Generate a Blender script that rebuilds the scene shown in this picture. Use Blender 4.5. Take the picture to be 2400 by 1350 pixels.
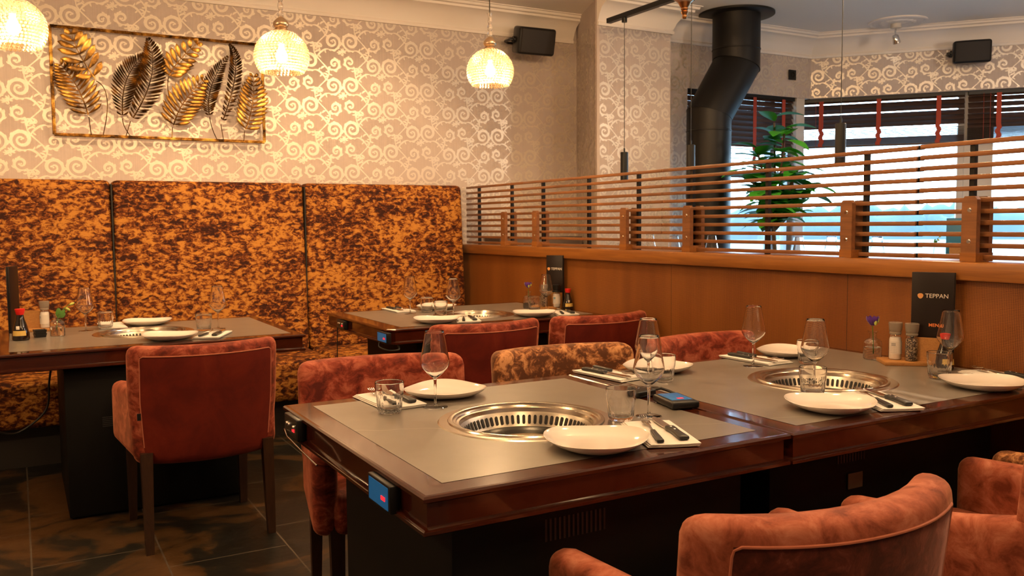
import bpy, bmesh, math, random
from mathutils import Vector, Matrix, noise
PI = math.pi
for o in list(bpy.data.objects): bpy.data.objects.remove(o)
S = bpy.context.scene
COL = S.collection
R = random.Random(7)

# ------------------------------------------------------------------ camera
cd = bpy.data.cameras.new('camera'); cam = bpy.data.objects.new('camera', cd); COL.objects.link(cam)
cd.sensor_width = 36; cd.lens = 30.839; cd.clip_start = .05; cd.clip_end = 400
rows = ((0.87047563, 0.04316605, -0.49031508), (-0.49213826, 0.05914108, -0.86850577), (-0.0084922, 0.99731591, 0.07272453))
q = Matrix(rows).to_quaternion()
cam.rotation_mode = 'QUATERNION'; cam.rotation_quaternion = q; cam.location = (0, 0, 1.28)
cd.dof.use_dof = True; cd.dof.focus_distance = 2.4; cd.dof.aperture_fstop = 11
S.camera = cam
S.view_settings.view_transform = 'Standard'; S.view_settings.look = 'None'
S.view_settings.gamma = 1; S.view_settings.exposure = 0.33
# ------------------------------------------------------------------ world (overcast bright sky)
W = bpy.data.worlds.new('sky'); S.world = W; W.use_nodes = True
nt = W.node_tree; nt.nodes.clear()
wo = nt.nodes.new('ShaderNodeOutputWorld'); bg = nt.nodes.new('ShaderNodeBackground')
tc = nt.nodes.new('ShaderNodeTexCoord'); sx = nt.nodes.new('ShaderNodeSeparateXYZ'); cr = nt.nodes.new('ShaderNodeValToRGB')
nt.links.new(tc.outputs['Generated'], sx.inputs[0]); nt.links.new(sx.outputs['Z'], cr.inputs[0])
cr.color_ramp.elements[0].position = 0.0; cr.color_ramp.elements[0].color = (.60, .82, 1, 1)
cr.color_ramp.elements[1].position = .5; cr.color_ramp.elements[1].color = (.30, .56, 1, 1)
nt.links.new(cr.outputs[0], bg.inputs[0]); bg.inputs[1].default_value = 16.0
nt.links.new(bg.outputs[0], wo.inputs[0])
WARM = (1.0, .62, .30)
def light(name, kind, loc, power, color=WARM, size=.1, rot=None, spot=None, blend=.6, parent=None, sy=None):
    l = bpy.data.lights.new(name, kind); l.energy = power; l.color = color
    if kind == 'AREA':
        l.shape = 'RECTANGLE' if sy else 'DISK'; l.size = size
        if sy: l.size_y = sy
    else: l.shadow_soft_size = size
    if spot: l.spot_size = spot; l.spot_blend = blend
    o = bpy.data.objects.new(name, l); COL.objects.link(o); o.location = loc
    if rot: o.rotation_euler = rot
    if parent: o.parent = parent
    return o
# lights out of frame without lamp bodies, several added to brighten room and ceiling
light('offscreen_light', 'POINT', (1.0, 2.05, 2.55), 42, size=.06)
light('offscreen_light', 'POINT', (2.35, 2.0, 2.55), 26, size=.06)
light('offscreen_light', 'POINT', (.55, .2, 2.6), 38, size=.12)
light('offscreen_light', 'POINT', (-1.4, 3.0, 2.2), 60, size=.12)
light('offscreen_light', 'POINT', (2.6, -.3, 2.6), 26, size=.12)
light('offscreen_light', 'POINT', (5.7, 1.9, 2.3), 50, color=(1, .78, .58), size=.15)  # added to lift the cornice and ceiling at the right
light('offscreen_light', 'POINT', (3.6, 1.6, 2.5), 36, color=(1, .70, .45), size=.10)
light('banquette_spot_light', 'SPOT', (.1, 4.75, 2.86), 38, size=.03, rot=(math.radians(28), 0, 0), spot=math.radians(95))
light('banquette_spot_light', 'SPOT', (1.1, 4.75, 2.86), 42, size=.03, rot=(math.radians(28), 0, 0), spot=math.radians(95))
light('banquette_spot_light', 'SPOT', (2.2, 4.75, 2.86), 50, size=.03, rot=(math.radians(28), 0, 0), spot=math.radians(95))

# ------------------------------------------------------------------ materials
def mat(name, col=(.5, .5, .5), rough=.5, metal=0, spec=.5, emis=None, es=0, coat=0, sheen=0, sheencol=None, trans=0, ior=1.45):
    m = bpy.data.materials.new(name); m.use_nodes = True
    b = m.node_tree.nodes['Principled BSDF']; I = b.inputs
    I['Base Color'].default_value = (*col, 1); I['Roughness'].default_value = rough; I['Metallic'].default_value = metal
    I['Specular IOR Level'].default_value = spec; I['IOR'].default_value = ior
    if emis: I['Emission Color'].default_value = (*emis, 1); I['Emission Strength'].default_value = es
    if coat: I['Coat Weight'].default_value = coat; I['Coat Roughness'].default_value = .06
    if sheen:
        I['Sheen Weight'].default_value = sheen; I['Sheen Roughness'].default_value = .35
        I['Sheen Tint'].default_value = (*(sheencol or (1, 1, 1)), 1)
    if trans: I['Transmission Weight'].default_value = trans
    return m
def N(m, t, **kw):
    n = m.node_tree.nodes.new(t)
    for k, v in kw.items():
        if k.startswith('i_'): n.inputs[k[2:].replace('_', ' ')].default_value = v
        else: setattr(n, k, v)
    return n
def L(m, a, b): m.node_tree.links.new(a, b)
def ramp(m, src, stops, interp='LINEAR'):
    r = N(m, 'ShaderNodeValToRGB'); r.color_ramp.interpolation = interp
    e = r.color_ramp.elements
    while len(e) < len(stops): e.new(.5)
    for i, (p, c) in enumerate(stops): e[i].position = p; e[i].color = (*c, 1)
    L(m, src, r.inputs[0]); return r
def coords(m, scale=(1, 1, 1), rot=(0, 0, 0), world=False, loc=(0, 0, 0)):
    mp = N(m, 'ShaderNodeMapping'); mp.inputs['Scale'].default_value = scale; mp.inputs['Rotation'].default_value = rot
    mp.inputs['Location'].default_value = loc
    if world: g = N(m, 'ShaderNodeNewGeometry'); L(m, g.outputs['Position'], mp.inputs[0])
    else: t = N(m, 'ShaderNodeTexCoord'); L(m, t.outputs['Object'], mp.inputs[0])
    return mp.outputs[0]
def nz(m, vec, scale=5, detail=4, rough=.5, dist=0):
    n = N(m, 'ShaderNodeTexNoise'); n.inputs['Scale'].default_value = scale; n.inputs['Detail'].default_value = detail
    n.inputs['Roughness'].default_value = rough; n.inputs['Distortion'].default_value = dist
    L(m, vec, n.inputs['Vector']); return n.outputs[0]
def bump(m, h, st=.2, d=.01):
    b = N(m, 'ShaderNodeBump'); b.inputs['Strength'].default_value = st; b.inputs['Distance'].default_value = d
    L(m, h, b.inputs['Height']); L(m, b.outputs[0], m.node_tree.nodes['Principled BSDF'].inputs['Normal'])
def base(m, out): L(m, out, m.node_tree.nodes['Principled BSDF'].inputs['Base Color'])
def mathn(m, op, a, b=None):
    n = N(m, 'ShaderNodeMath', operation=op)
    for i, v in enumerate((a, b)):
        if v is None: continue
        if isinstance(v, (int, float)): n.inputs[i].default_value = v
        else: L(m, v, n.inputs[i])
    return n.outputs[0]

def wood(name, c1, c2, rough=.3, scale=(1, 1, 1), coat=0, dist=1.5, ns=6, world=False, bs=.05):
    m = mat(name, c1, rough, coat=coat)
    v = coords(m, scale, world=world)
    a = nz(m, v, ns, 6, .6, dist)
    r = ramp(m, a, [(.25, c1), (.5, tuple((x + y) / 2 for x, y in zip(c1, c2))), (.75, c2)])
    base(m, r.outputs[0]); bump(m, a, bs, .003)
    return m
M = {}
M['mahogany'] = wood('mahogany_gloss', (.030, .0046, .0016), (.052, .0092, .0029), .15, (3, 3, 20), coat=.6)
M['slat'] = wood('slat_teak', (.13, .050, .019), (.27, .112, .040), .38, (25, 1.6, 25), ns=2.2, dist=.6)
M['ledge'] = wood('ledge_oak', (.17, .058, .012), (.34, .130, .026), .35, (30, 1.2, 26), ns=1.6, dist=1.2)
M['dark_leg'] = wood('dark_leg', (.020, .009, .005), (.045, .020, .010), .35, (12, 12, 2))
M['tray_wood'] = wood('tray_wood', (.26, .11, .028), (.46, .22, .065), .45, (8, 30, 30))
M['black'] = mat('black_plastic', (.006, .006, .0065), .38, spec=.4)
M['cabinet'] = mat('black_cabinet', (.004, .0036, .0034), .6, spec=.2)
M['cabinet_vent'] = mat('cabinet_vent', (.0015, .0015, .0015), .8)
M['steel'] = mat('brushed_steel', (.62, .55, .46), .22, 1)
M['steel2'] = mat('steel_basket', (.50, .45, .38), .34, 1)
M['slot'] = mat('slot_dark', (.01, .009, .008), .6)
M['pan'] = mat('dark_pan', (.02, .018, .014), .25, .4)
M['burner'] = mat('burner_brass', (.32, .22, .10), .35, 1)
M['plate'] = mat('white_china', (.70, .65, .60), .12, coat=.4)
M['napkin'] = mat('paper_napkin', (.70, .67, .63), .85)
M['handle'] = mat('knife_handle', (.016, .016, .015), .38)
M['blade'] = mat('blade_steel', (.72, .66, .58), .16, 1)
M['red_cap'] = mat('red_cap', (.62, .015, .012), .35)
M['soy'] = mat('soy_glass', (.010, .005, .003), .08, coat=.5)
M['gold_label'] = mat('gold_label', (.55, .38, .10), .4)
M['white_plastic'] = mat('white_plastic', (.60, .55, .50), .35)
M['blue_print'] = mat('blue_print', (.05, .22, .36), .5)
M['grey_print'] = mat('grey_print', (.28, .27, .27), .6)
M['green'] = mat('stem_green', (.06, .17, .02), .5)
M['bud'] = mat('flower_bud', (.42, .48, .10), .5)
M['purple'] = mat('purple_petal', (.10, .03, .26), .55, sheen=.4)
M['screen'] = mat('blue_panel', (.010, .10, .26), .25, emis=(.02, .24, .60), es=.14)
M['screen_off'] = mat('dark_panel', (.03, .028, .022), .25)
M['red_led'] = mat('red_digits', (.6, .02, .02), .4, emis=(1, .02, .03), es=1.1)
M['cord'] = mat('black_cord', (.01, .009, .008), .5)
M['stovepipe'] = mat('black_stovepipe', (.007, .006, .0055), .45, .1, spec=.35)
M['cornice'] = mat('cornice_plaster', (.78, .73, .68), .6)
M['ceiling'] = mat('ceiling_paint', (.80, .77, .73), .55)
M['floorbase'] = mat('plinth', (.02, .016, .013), .6)
M['blind'] = wood('blind_slat', (.035, .018, .012), (.075, .042, .030), .4, (2, 2, 30))
M['tape'] = mat('red_tape', (.36, .045, .020), .7)
M['frame_white'] = mat('window_frame', (.55, .50, .44), .5)
M['frame_grey'] = mat('window_frame_grey', (.22, .22, .23), .4, .3)
M['menu'] = mat('menu_cover', (.012, .007, .006), .4, spec=.3)
M['menu_edge'] = mat('menu_edge', (.008, .008, .010), .45, spec=.3)
M['orange_print'] = mat('orange_print', (.75, .22, .06), .5)
M['tan_print'] = mat('tan_print', (.62, .33, .12), .5)
M['white_print'] = mat('white_print', (.70, .64, .56), .5)
M['menu_reflect'] = mat('menu_cover_blue_reflection', (.02, .16, .26), .4)  # blue reflection put into the cover colour of the far menu
M['chrome'] = mat('chrome', (.8, .78, .75), .12, 1)
M['grey_table'] = mat('grey_table', (.10, .095, .10), .35)
M['wainscot'] = wood('wainscot', (.10, .075, .065), (.15, .115, .10), .5, (1, 1, 8))
M['white_paint'] = mat('spot_white', (.6, .56, .5), .4)
M['trunk'] = mat('plant_trunk', (.07, .05, .03), .8)
M['pot'] = mat('plant_pot', (.05, .05, .055), .5)
M['salt'] = mat('salt', (.75, .70, .64), .6)

# slate floor: modular tiles with pale thin grout
m = mat('slate_floor', (.03, .025, .02), .42)
v = coords(m, (1, 1, 1), rot=(0, 0, PI / 2), world=True)
br = N(m, 'ShaderNodeTexBrick'); br.offset = .36; br.squash = 1
for k, x in (('Scale', 1), ('Mortar Size', .0035), ('Mortar Smooth', .2), ('Brick Width', .69), ('Row Height', .45), ('Bias', 0)): br.inputs[k].default_value = x
L(m, v, br.inputs['Vector'])
br.inputs['Color1'].default_value = (0, 0, 0, 1); br.inputs['Color2'].default_value = (1, 1, 1, 1); br.inputs['Mortar'].default_value = (.5, .5, .5, 1)
v2 = coords(m, (1, 1, 1), world=True)
a = nz(m, v2, 1.7, 6, .6, 1.2)
r1 = ramp(m, a, [(.44, (.008, .0080, .0065)), (.50, (.015, .013, .009)), (.545, (.060, .030, .010)), (.66, (.085, .042, .015))])
mx = N(m, 'ShaderNodeMixRGB'); L(m, br.outputs['Fac'], mx.inputs[0]); L(m, r1.outputs[0], mx.inputs[1]); mx.inputs[2].default_value = (.085, .070, .052, 1)
base(m, mx.outputs[0]); bump(m, nz(m, v2, 9, 8, .6), .35, .01); M['floor'] = m

# table stone: grey ceramic with a few thin pale veins
m = mat('grey_ceramic', (.16, .14, .12), .36, spec=.6, coat=.45); m.node_tree.nodes['Principled BSDF'].inputs['Coat Roughness'].default_value = .22
v = coords(m, (1, 1, 1), world=True)
sp_ = N(m, 'ShaderNodeSeparateXYZ'); L(m, coords(m, (1, 1, 1), rot=(0, 0, .45), world=True), sp_.inputs[0])
w_ = mathn(m, 'FRACT', mathn(m, 'ADD', mathn(m, 'MULTIPLY', sp_.outputs['Y'], 1.45), mathn(m, 'MULTIPLY', nz(m, v, 1.6, 3, .5, .2), .55)))
vein = mathn(m, 'ABSOLUTE', mathn(m, 'SUBTRACT', w_, .5))
rr = ramp(m, vein, [(0, (1, 1, 1)), (.0030, (0, 0, 0))])
cl = ramp(m, nz(m, v, 6, 5, .6), [(.3, (.150, .132, .112)), (.7, (.190, .167, .142))])
mx = N(m, 'ShaderNodeMixRGB'); L(m, mathn(m, 'MULTIPLY', rr.outputs[0], .45), mx.inputs[0]); L(m, cl.outputs[0], mx.inputs[1]); mx.inputs[2].default_value = (.46, .42, .36, 1)
base(m, mx.outputs[0]); M['ceramic'] = m

# crushed velvets
def velvet(name, dark, mid, light_, scale, st=(1, 1, 1), pos=(.40, .50, .60), sheen=.5, sc=(1, .45, .25), bs=.3, detail=9, rough=.75, world=False, big=2.0):
    m = mat(name, mid, rough, sheen=sheen, sheencol=sc, spec=.25)
    v = coords(m, st, world=world)
    a = nz(m, v, scale, detail, .68, .5)
    b2 = nz(m, v, big, 3, .5)
    s = mathn(m, 'ADD', a, mathn(m, 'MULTIPLY', mathn(m, 'SUBTRACT', b2, .5), .32))
    r = ramp(m, s, [(pos[0], dark), (pos[1], mid), (pos[2], light_)])
    base(m, r.outputs[0])
    bump(m, a, bs, .006)
    return m
M['velvet_banq'] = velvet('banquette_velvet', (.026, .0050, .0018), (.150, .036, .006), (.44, .19, .032), 26, (1, 1, 1.7), (.415, .495, .585), sheen=.06, sc=(1, .55, .2), world=True, big=2.4)
M['velvet_red'] = velvet('copper_red_velvet', (.075, .008, .0035), (.20, .030, .013), (.42, .12, .065), 15, (1, 1, 1.3), (.38, .50, .66), sheen=.55, sc=(1, .42, .24))
M['velvet_red_back'] = velvet('chair_back_velvet', (.085, .006, .0025), (.125, .010, .0035), (.18, .026, .009), 6, (1, 1, 1), (.35, .55, .75), sheen=.30, sc=(1, .3, .14))
M['velvet_plum'] = velvet('mottled_plum_velvet', (.045, .008, .004), (.10, .019, .010), (.27, .085, .050), 20, (1, 1, 1), (.36, .52, .72), sheen=.55, sc=(1, .5, .4))  # dark plum with random paler flecks, backs of the orange chairs
M['velvet_orange'] = velvet('copper_orange_velvet', (.14, .026, .011), (.30, .078, .038), (.46, .165, .10), 16, (1, 1, 1), (.34, .50, .68), sheen=.45, sc=(1, .5, .3))
M['velvet_gold'] = velvet('golden_brown_velvet', (.085, .028, .010), (.23, .085, .028), (.50, .24, .10), 22, (1, 1, 1), (.44, .50, .57), sheen=.5, sc=(1, .6, .35))
M['piping'] = mat('velvet_piping', (.42, .13, .07), .7, sheen=.6, sheencol=(1, .5, .3))

# woven-look veneer of the partition
m = mat('woven_veneer', (.25, .08, .02), .42)
v = coords(m, (1, 1, 1), world=True)
big = nz(m, coords(m, (1, 5, .6), world=True), 1.5, 3, .5)
wa = N(m, 'ShaderNodeTexWave', wave_type='BANDS', bands_direction='Y'); wa.inputs['Scale'].default_value = 52; wa.inputs['Distortion'].default_value = 1.2; wa.inputs['Detail'].default_value = 2; L(m, v, wa.inputs[0])
wb = N(m, 'ShaderNodeTexWave', wave_type='BANDS', bands_direction='Z'); wb.inputs['Scale'].default_value = 60; wb.inputs['Distortion'].default_value = 2.5; wb.inputs['Detail'].default_value = 2; L(m, v, wb.inputs[0])
wv = mathn(m, 'MULTIPLY', mathn(m, 'ADD', wa.outputs['Fac'], wb.outputs['Fac']), .5)
sm = mathn(m, 'ADD', mathn(m, 'MULTIPLY', wv, .75), mathn(m, 'MULTIPLY', big, .55))
r = ramp(m, sm, [(.30, (.075, .019, .003)), (.55, (.155, .046, .0085)), (.85, (.27, .098, .019))])
base(m, r.outputs[0]); bump(m, wv, .12, .001); M['veneer'] = m

# wallpaper ground + printed foil scrolls (geometry, same wall mesh)
m = mat('wallpaper_ground', (.52, .44, .40), .55)
v = coords(m, (1, 1, 1), world=True)
st = nz(m, coords(m, (160, 160, 3), world=True), 1, 2)
rg = ramp(m, st, [(.3, (.47, .40, .37)), (.7, (.515, .44, .405))]); base(m, rg.outputs[0]); M['paper'] = m
M['foil'] = mat('wallpaper_foil', (.66, .59, .51), .34, .45)
M['gold_frame'] = m = mat('aged_gold', (.55, .30, .06), .36, .9)
g = nz(m, coords(m, (1, 1, 1)), 14, 6, .65)
base(m, ramp(m, g, [(.38, (.045, .022, .008)), (.50, (.30, .14, .025)), (.66, (.80, .46, .10))]).outputs[0]); bump(m, g, .5, .004)
M['gold_leaf'] = m = mat('fern_gold', (.7, .42, .10), .34, .9)
g = nz(m, coords(m, (1, 1, 1)), 9, 5, .6)
base(m, ramp(m, g, [(.36, (.10, .05, .018)), (.52, (.48, .25, .05)), (.68, (.95, .60, .16))]).outputs[0])
M['gold_dark'] = m = mat('fern_dark_gold', (.3, .17, .05), .4, .9)
g = nz(m, coords(m, (1, 1, 1)), 16, 5, .6)
base(m, ramp(m, g, [(.34, (.035, .020, .011)), (.55, (.16, .085, .03)), (.74, (.62, .36, .09))]).outputs[0])
M['pepper'] = m = mat('peppercorns', (.08, .05, .03), .6)
vo = N(m, 'ShaderNodeTexVoronoi'); vo.inputs['Scale'].default_value = 260; L(m, coords(m), vo.inputs['Vector'])
base(m, ramp(m, vo.outputs['Color'], [(.2, (.012, .008, .006)), (.5, (.09, .05, .03)), (.85, (.42, .32, .22))]).outputs[0]); bump(m, vo.outputs['Distance'], .8, .002)
M['leaf'] = m = mat('fig_leaf', (.02, .16, .015), .5, spec=.3)
base(m, ramp(m, nz(m, coords(m), 3, 2), [(.35, (.02, .17, .015)), (.7, (.07, .42, .03))]).outputs[0])
M['grass'] = m = mat('lawn', (.30, .42, .20), .9)
base(m, ramp(m, nz(m, coords(m, world=True), .25, 4), [(.3, (.15, .17, .12)), (.7, (.22, .23, .17))]).outputs[0])
M['hills'] = m = mat('far_trees', (.3, .42, .45), .9)  # distance haze is mixed into the tree colour
base(m, ramp(m, nz(m, coords(m, world=True), .35, 6), [(.3, (.052, .070, .068)), (.7, (.072, .088, .084))]).outputs[0])

# clear glass: thin shells (transparent + fresnel gloss) and solid refracting glass
def thin_glass(name, tint=(1, 1, 1), k=1.0, rough=.0):
    m = bpy.data.materials.new(name); m.use_nodes = True; t = m.node_tree; t.nodes.clear()
    o = t.nodes.new('ShaderNodeOutputMaterial'); a = t.nodes.new('ShaderNodeBsdfTransparent'); b = t.nodes.new('ShaderNodeBsdfGlossy')
    f = t.nodes.new('ShaderNodeLayerWeight'); f.inputs[0].default_value = .5
    pp = t.nodes.new('ShaderNodeMath'); pp.operation = 'POWER'; pp.inputs[1].default_value = 2.3; t.links.new(f.outputs['Facing'], pp.inputs[0])
    pw = t.nodes.new('ShaderNodeMath'); pw.operation = 'MULTIPLY_ADD'; pw.inputs[1].default_value = k * .85; pw.inputs[2].default_value = .085
    mi = t.nodes.new('ShaderNodeMixShader'); a.inputs[0].default_value = (*tint, 1); b.inputs['Roughness'].default_value = rough
    t.links.new(pp.outputs[0], pw.inputs[0]); t.links.new(pw.outputs[0], mi.inputs[0])
    t.links.new(a.outputs[0], mi.inputs[1]); t.links.new(b.outputs[0], mi.inputs[2]); t.links.new(mi.outputs[0], o.inputs[0])
    return m
M['glass_thin'] = thin_glass('thin_glass', (.97, .97, .97), .9, .01)
M['pane'] = thin_glass('window_pane', (.93, .97, .98), .5)
M['glass'] = mat('solid_glass', (1, 1, 1), .0, trans=1, ior=1.42)
M['water'] = mat('water', (.97, 1, .96), .0, trans=1, ior=1.33)
M['bead'] = m = bpy.data.materials.new('crystal_bead'); m.use_nodes = True; t = m.node_tree; t.nodes.clear()
o_ = t.nodes.new('ShaderNodeOutputMaterial'); tr = t.nodes.new('ShaderNodeBsdfTranslucent'); gl = t.nodes.new('ShaderNodeBsdfGlossy'); tp = t.nodes.new('ShaderNodeBsdfTransparent')
m1 = t.nodes.new('ShaderNodeMixShader'); m2 = t.nodes.new('ShaderNodeMixShader')
tr.inputs[0].default_value = (.46, .36, .23, 1); gl.inputs[0].default_value = (1, .93, .82, 1); gl.inputs['Roughness'].default_value = .12
m1.inputs[0].default_value = .25; m2.inputs[0].default_value = .30
t.links.new(tr.outputs[0], m1.inputs[1]); t.links.new(gl.outputs[0], m1.inputs[2]); t.links.new(m1.outputs[0], m2.inputs[1]); t.links.new(tp.outputs[0], m2.inputs[2]); t.links.new(m2.outputs[0], o_.inputs[0])
M['bulb'] = mat('lit_bulb', (1, .9, .7), .5, emis=(1, .80, .50), es=60)
M['spot_lit'] = mat('lit_spot', (1, 1, 1), .5, emis=(.95, 1, .9), es=8)
M['lamp_metal'] = mat('lamp_satin_metal', (.62, .47, .32), .3, 1)
M['crystal'] = mat('cut_crystal', (1, .96, .92), .03, trans=.85, ior=1.5)
M['brass'] = mat('antique_brass', (.42, .22, .09), .28, 1)

# ------------------------------------------------------------------ mesh helpers
def obj(name, bm, m, parent=None, smooth=35, mats=None, loc=None, norm=True):
    if norm: bmesh.ops.recalc_face_normals(bm, faces=bm.faces)
    if smooth:
        lim = math.radians(smooth)
        for f in bm.faces: f.smooth = True
        for e in bm.edges:
            if len(e.link_faces) == 2:
                if e.calc_face_angle(0) > lim: e.smooth = False
            else: e.smooth = False
    me = bpy.data.meshes.new(name); bm.to_mesh(me); bm.free()
    for k in (mats or [m]): me.materials.append(M[k] if isinstance(k, str) else k)
    o = bpy.data.objects.new(name, me); COL.objects.link(o)
    if parent: o.parent = parent
    if loc: o.location = loc
    return o
def B(): return bmesh.new()
def tag(o, label=None, cat=None, group=None, kind=None):
    if label: o['label'] = label
    if cat: o['category'] = cat
    if group: o['group'] = group
    if kind: o['kind'] = kind
    return o
def thing(name, label, cat, loc=(0, 0, 0), rz=0, group=None):
    o = bpy.data.objects.new(name, None); COL.objects.link(o); o.empty_display_size = .05
    o.location = loc; o.rotation_euler = (0, 0, rz)
    return tag(o, label, cat, group)
def copy_tree(o, parent=None):
    c = o.copy(); COL.objects.link(c); c.parent = parent
    for ch in list(o.children): copy_tree(ch, c)
    return c
def place(proto, used, loc, rz, label, group=None):
    o = proto if not used else copy_tree(proto)
    o.location = loc; o.rotation_euler = (0, 0, rz); o['label'] = label
    if group: o['group'] = group
    return o
def struct(name, bm, m, smooth=35, mats=None, parent=None, norm=True):
    o = obj(name, bm, m, parent, smooth, mats, norm=norm)
    if not parent: o['kind'] = 'structure'
    return o
def box(bm, x0, x1, y0, y1, z0, z1, mi=0, M4=None):
    vs = [bm.verts.new((x, y, z)) for x in (x0, x1) for y in (y0, y1) for z in (z0, z1)]
    if M4:
        for v in vs: v.co = M4 @ v.co
    for f in ((0, 1, 3, 2), (4, 6, 7, 5), (0, 4, 5, 1), (2, 3, 7, 6), (0, 2, 6, 4), (1, 5, 7, 3)):
        bm.faces.new([vs[i] for i in f]).material_index = mi
def rbox(bm, c, s, r, n=(2, 2, 2), deform=None, mi=0, M4=None, seg=3):
    """rounded box (centre c, full size s, radius r), optionally deformed by a function of the local point"""
    h = [a / 2 for a in s]; r = min(r, *h)
    ax = []
    for k in range(3):
        inner = h[k] - r
        edge = [h[k] - r + r * math.sin(PI / 2 * i / seg) * 1.0 for i in range(1, seg + 1)]
        mid = [-inner + 2 * inner * i / n[k] for i in range(n[k] + 1)] if inner > 1e-5 else [0]
        ax.append([-e for e in reversed(edge)] + mid + edge)
    cache = {}
    def P(x, y, z):
        key = (round(x, 6), round(y, 6), round(z, 6))
        if key in cache: return cache[key]
        p = Vector((x, y, z)); q_ = Vector([max(-(h[i] - r), min(h[i] - r, p[i])) for i in range(3)])
        d = p - q_
        if d.length > 1e-9:
            # map cube shell to sphere direction
            p = q_ + d.normalized() * r
        if deform: p = Vector(deform(p))
        p = p + Vector(c)
        if M4: p = M4 @ p
        cache[key] = bm.verts.new(p); return cache[key]
    for k in range(3):
        a, b = [(1, 2), (2, 0), (0, 1)][k]
        for sgn in (-1, 1):
            A_, B_ = ax[a], ax[b]
            for i in range(len(A_) - 1):
                for j in range(len(B_) - 1):
                    vs = []
                    for (u, v) in ((A_[i], B_[j]), (A_[i + 1], B_[j]), (A_[i + 1], B_[j + 1]), (A_[i], B_[j + 1])):
                        p = [0, 0, 0]; p[k] = sgn * h[k]; p[a] = u; p[b] = v; vs.append(P(*p))
                    if len(set(vs)) < 3: continue
                    vs = list(dict.fromkeys(vs))
                    if sgn < 0: vs.reverse()
                    try: bm.faces.new(vs).material_index = mi
                    except ValueError: pass
def lathe(bm, prof, seg=32, c=(0, 0, 0), mi=0, close=False, M4=None, f=None):
    rings = []
    for (r, z) in prof:
        if r < 1e-6:
            p = Vector((c[0], c[1], c[2] + z)); rings.append([bm.verts.new(M4 @ p if M4 else p)])
        else:
            ring = []
            for i in range(seg):
                a = 2 * PI * i / seg; k = f(a, r, z) if f else 1
                p = Vector((c[0] + r * k * math.cos(a), c[1] + r * k * math.sin(a), c[2] + z)); ring.append(bm.verts.new(M4 @ p if M4 else p))
            rings.append(ring)
    pairs = list(zip(rings, rings[1:])) + ([(rings[-1], rings[0])] if close else [])
    for a, b in pairs:
        for i in range(seg):
            j = (i + 1) % seg
            if len(a) == 1 and len(b) == 1: continue
            if len(a) == 1: fs = [a[0], b[j], b[i]]
            elif len(b) == 1: fs = [a[i], a[j], b[0]]
            else: fs = [a[i], a[j], b[j], b[i]]
            bm.faces.new(fs).material_index = mi
def tube(bm, pts, r, seg=8, mi=0, cap=True, closed=False, rf=None):
    pts = [Vector(p) for p in pts]; n = len(pts); rings = []; up = Vector((0, 0, 1)); prev = None
    for i, p in enumerate(pts):
        if closed: t = (pts[(i + 1) % n] - pts[i - 1])
        else: t = pts[min(i + 1, n - 1)] - pts[max(i - 1, 0)]
        t.normalize()
        if prev is None:
            a = up if abs(t.z) < .95 else Vector((1, 0, 0)); s = t.cross(a).normalized()
        else: s = (prev - t * prev.dot(t)).normalized()
        prev = s; w = t.cross(s); rr = rf(i / (n - 1)) * r if rf else r
        rings.append([bm.verts.new(p + (s * math.cos(2 * PI * k / seg) + w * math.sin(2 * PI * k / seg)) * rr) for k in range(seg)])
    for a, b in list(zip(rings, rings[1:])) + ([(rings[-1], rings[0])] if closed else []):
        for i in range(seg): bm.faces.new([a[i], a[(i + 1) % seg], b[(i + 1) % seg], b[i]]).material_index = mi
    if cap and not closed:
        bm.faces.new(rings[0][::-1]).material_index = mi; bm.faces.new(rings[-1]).material_index = mi
def sweep(bm, path, prof, closed=False, mi=0, side=1):
    """mitred sweep of prof [(out, z)] along a plan path; out goes to the left of the path * side"""
    n = len(path); rings = []
    P = [Vector((p[0], p[1])) for p in path]
    for i in range(n):
        d0 = (P[i] - P[i - 1]).normalized() if (i > 0 or closed) else None
        d1 = (P[(i + 1) % n] - P[i]).normalized() if (i < n - 1 or closed) else None
        n0 = Vector((-d0.y, d0.x)) if d0 else None; n1 = Vector((-d1.y, d1.x)) if d1 else None
        if n0 is None: mt = n1
        elif n1 is None: mt = n0
        else: mt = (n0 + n1); mt = mt / max(1e-6, mt.dot(n0))
        rings.append([bm.verts.new((P[i].x + mt.x * o * side, P[i].y + mt.y * o * side, z)) for o, z in prof])
    for a, b in list(zip(rings, rings[1:])) + ([(rings[-1], rings[0])] if closed else []):
        for k in range(len(prof) - 1): bm.faces.new([a[k], a[k + 1], b[k + 1], b[k]]).material_index = mi
    if not closed:
        for rg_ in (rings[0], rings[-1]):
            try: bm.faces.new(rg_).material_index = mi
            except ValueError: pass
def prism(bm, poly, z0, z1, mi=0, M4=None):
    a = [bm.verts.new((p[0], p[1], z0)) for p in poly]; b = [bm.verts.new((p[0], p[1], z1)) for p in poly]
    if M4:
        for v in a + b: v.co = M4 @ v.co
    bm.faces.new(a[::-1]).material_index = mi; bm.faces.new(b).material_index = mi
    for i in range(len(poly)):
        j = (i + 1) % len(poly); bm.faces.new([a[i], a[j], b[j], b[i]]).material_index = mi
def text_obj(name, s, size, m, parent, M4, extrude=.0004, bold=False):
    cu = bpy.data.curves.new(name, 'FONT'); cu.body = s; cu.size = size; cu.extrude = extrude; cu.align_x = 'CENTER'; cu.align_y = 'CENTER'
    if bold: cu.offset = size * .012
    to = bpy.data.objects.new(name, cu); COL.objects.link(to)
    dg = bpy.context.evaluated_depsgraph_get(); me = bpy.data.meshes.new_from_object(to.evaluated_get(dg))
    bpy.data.objects.remove(to); me.transform(M4); me.materials.clear(); me.materials.append(M[m])
    o = bpy.data.objects.new(name, me); COL.objects.link(o); o.parent = parent; return o
T = Matrix.Translation
def RZ(a): return Matrix.Rotation(a, 4, 'Z')
def RX(a): return Matrix.Rotation(a, 4, 'X')
def RY(a): return Matrix.Rotation(a, 4, 'Y')
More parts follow.
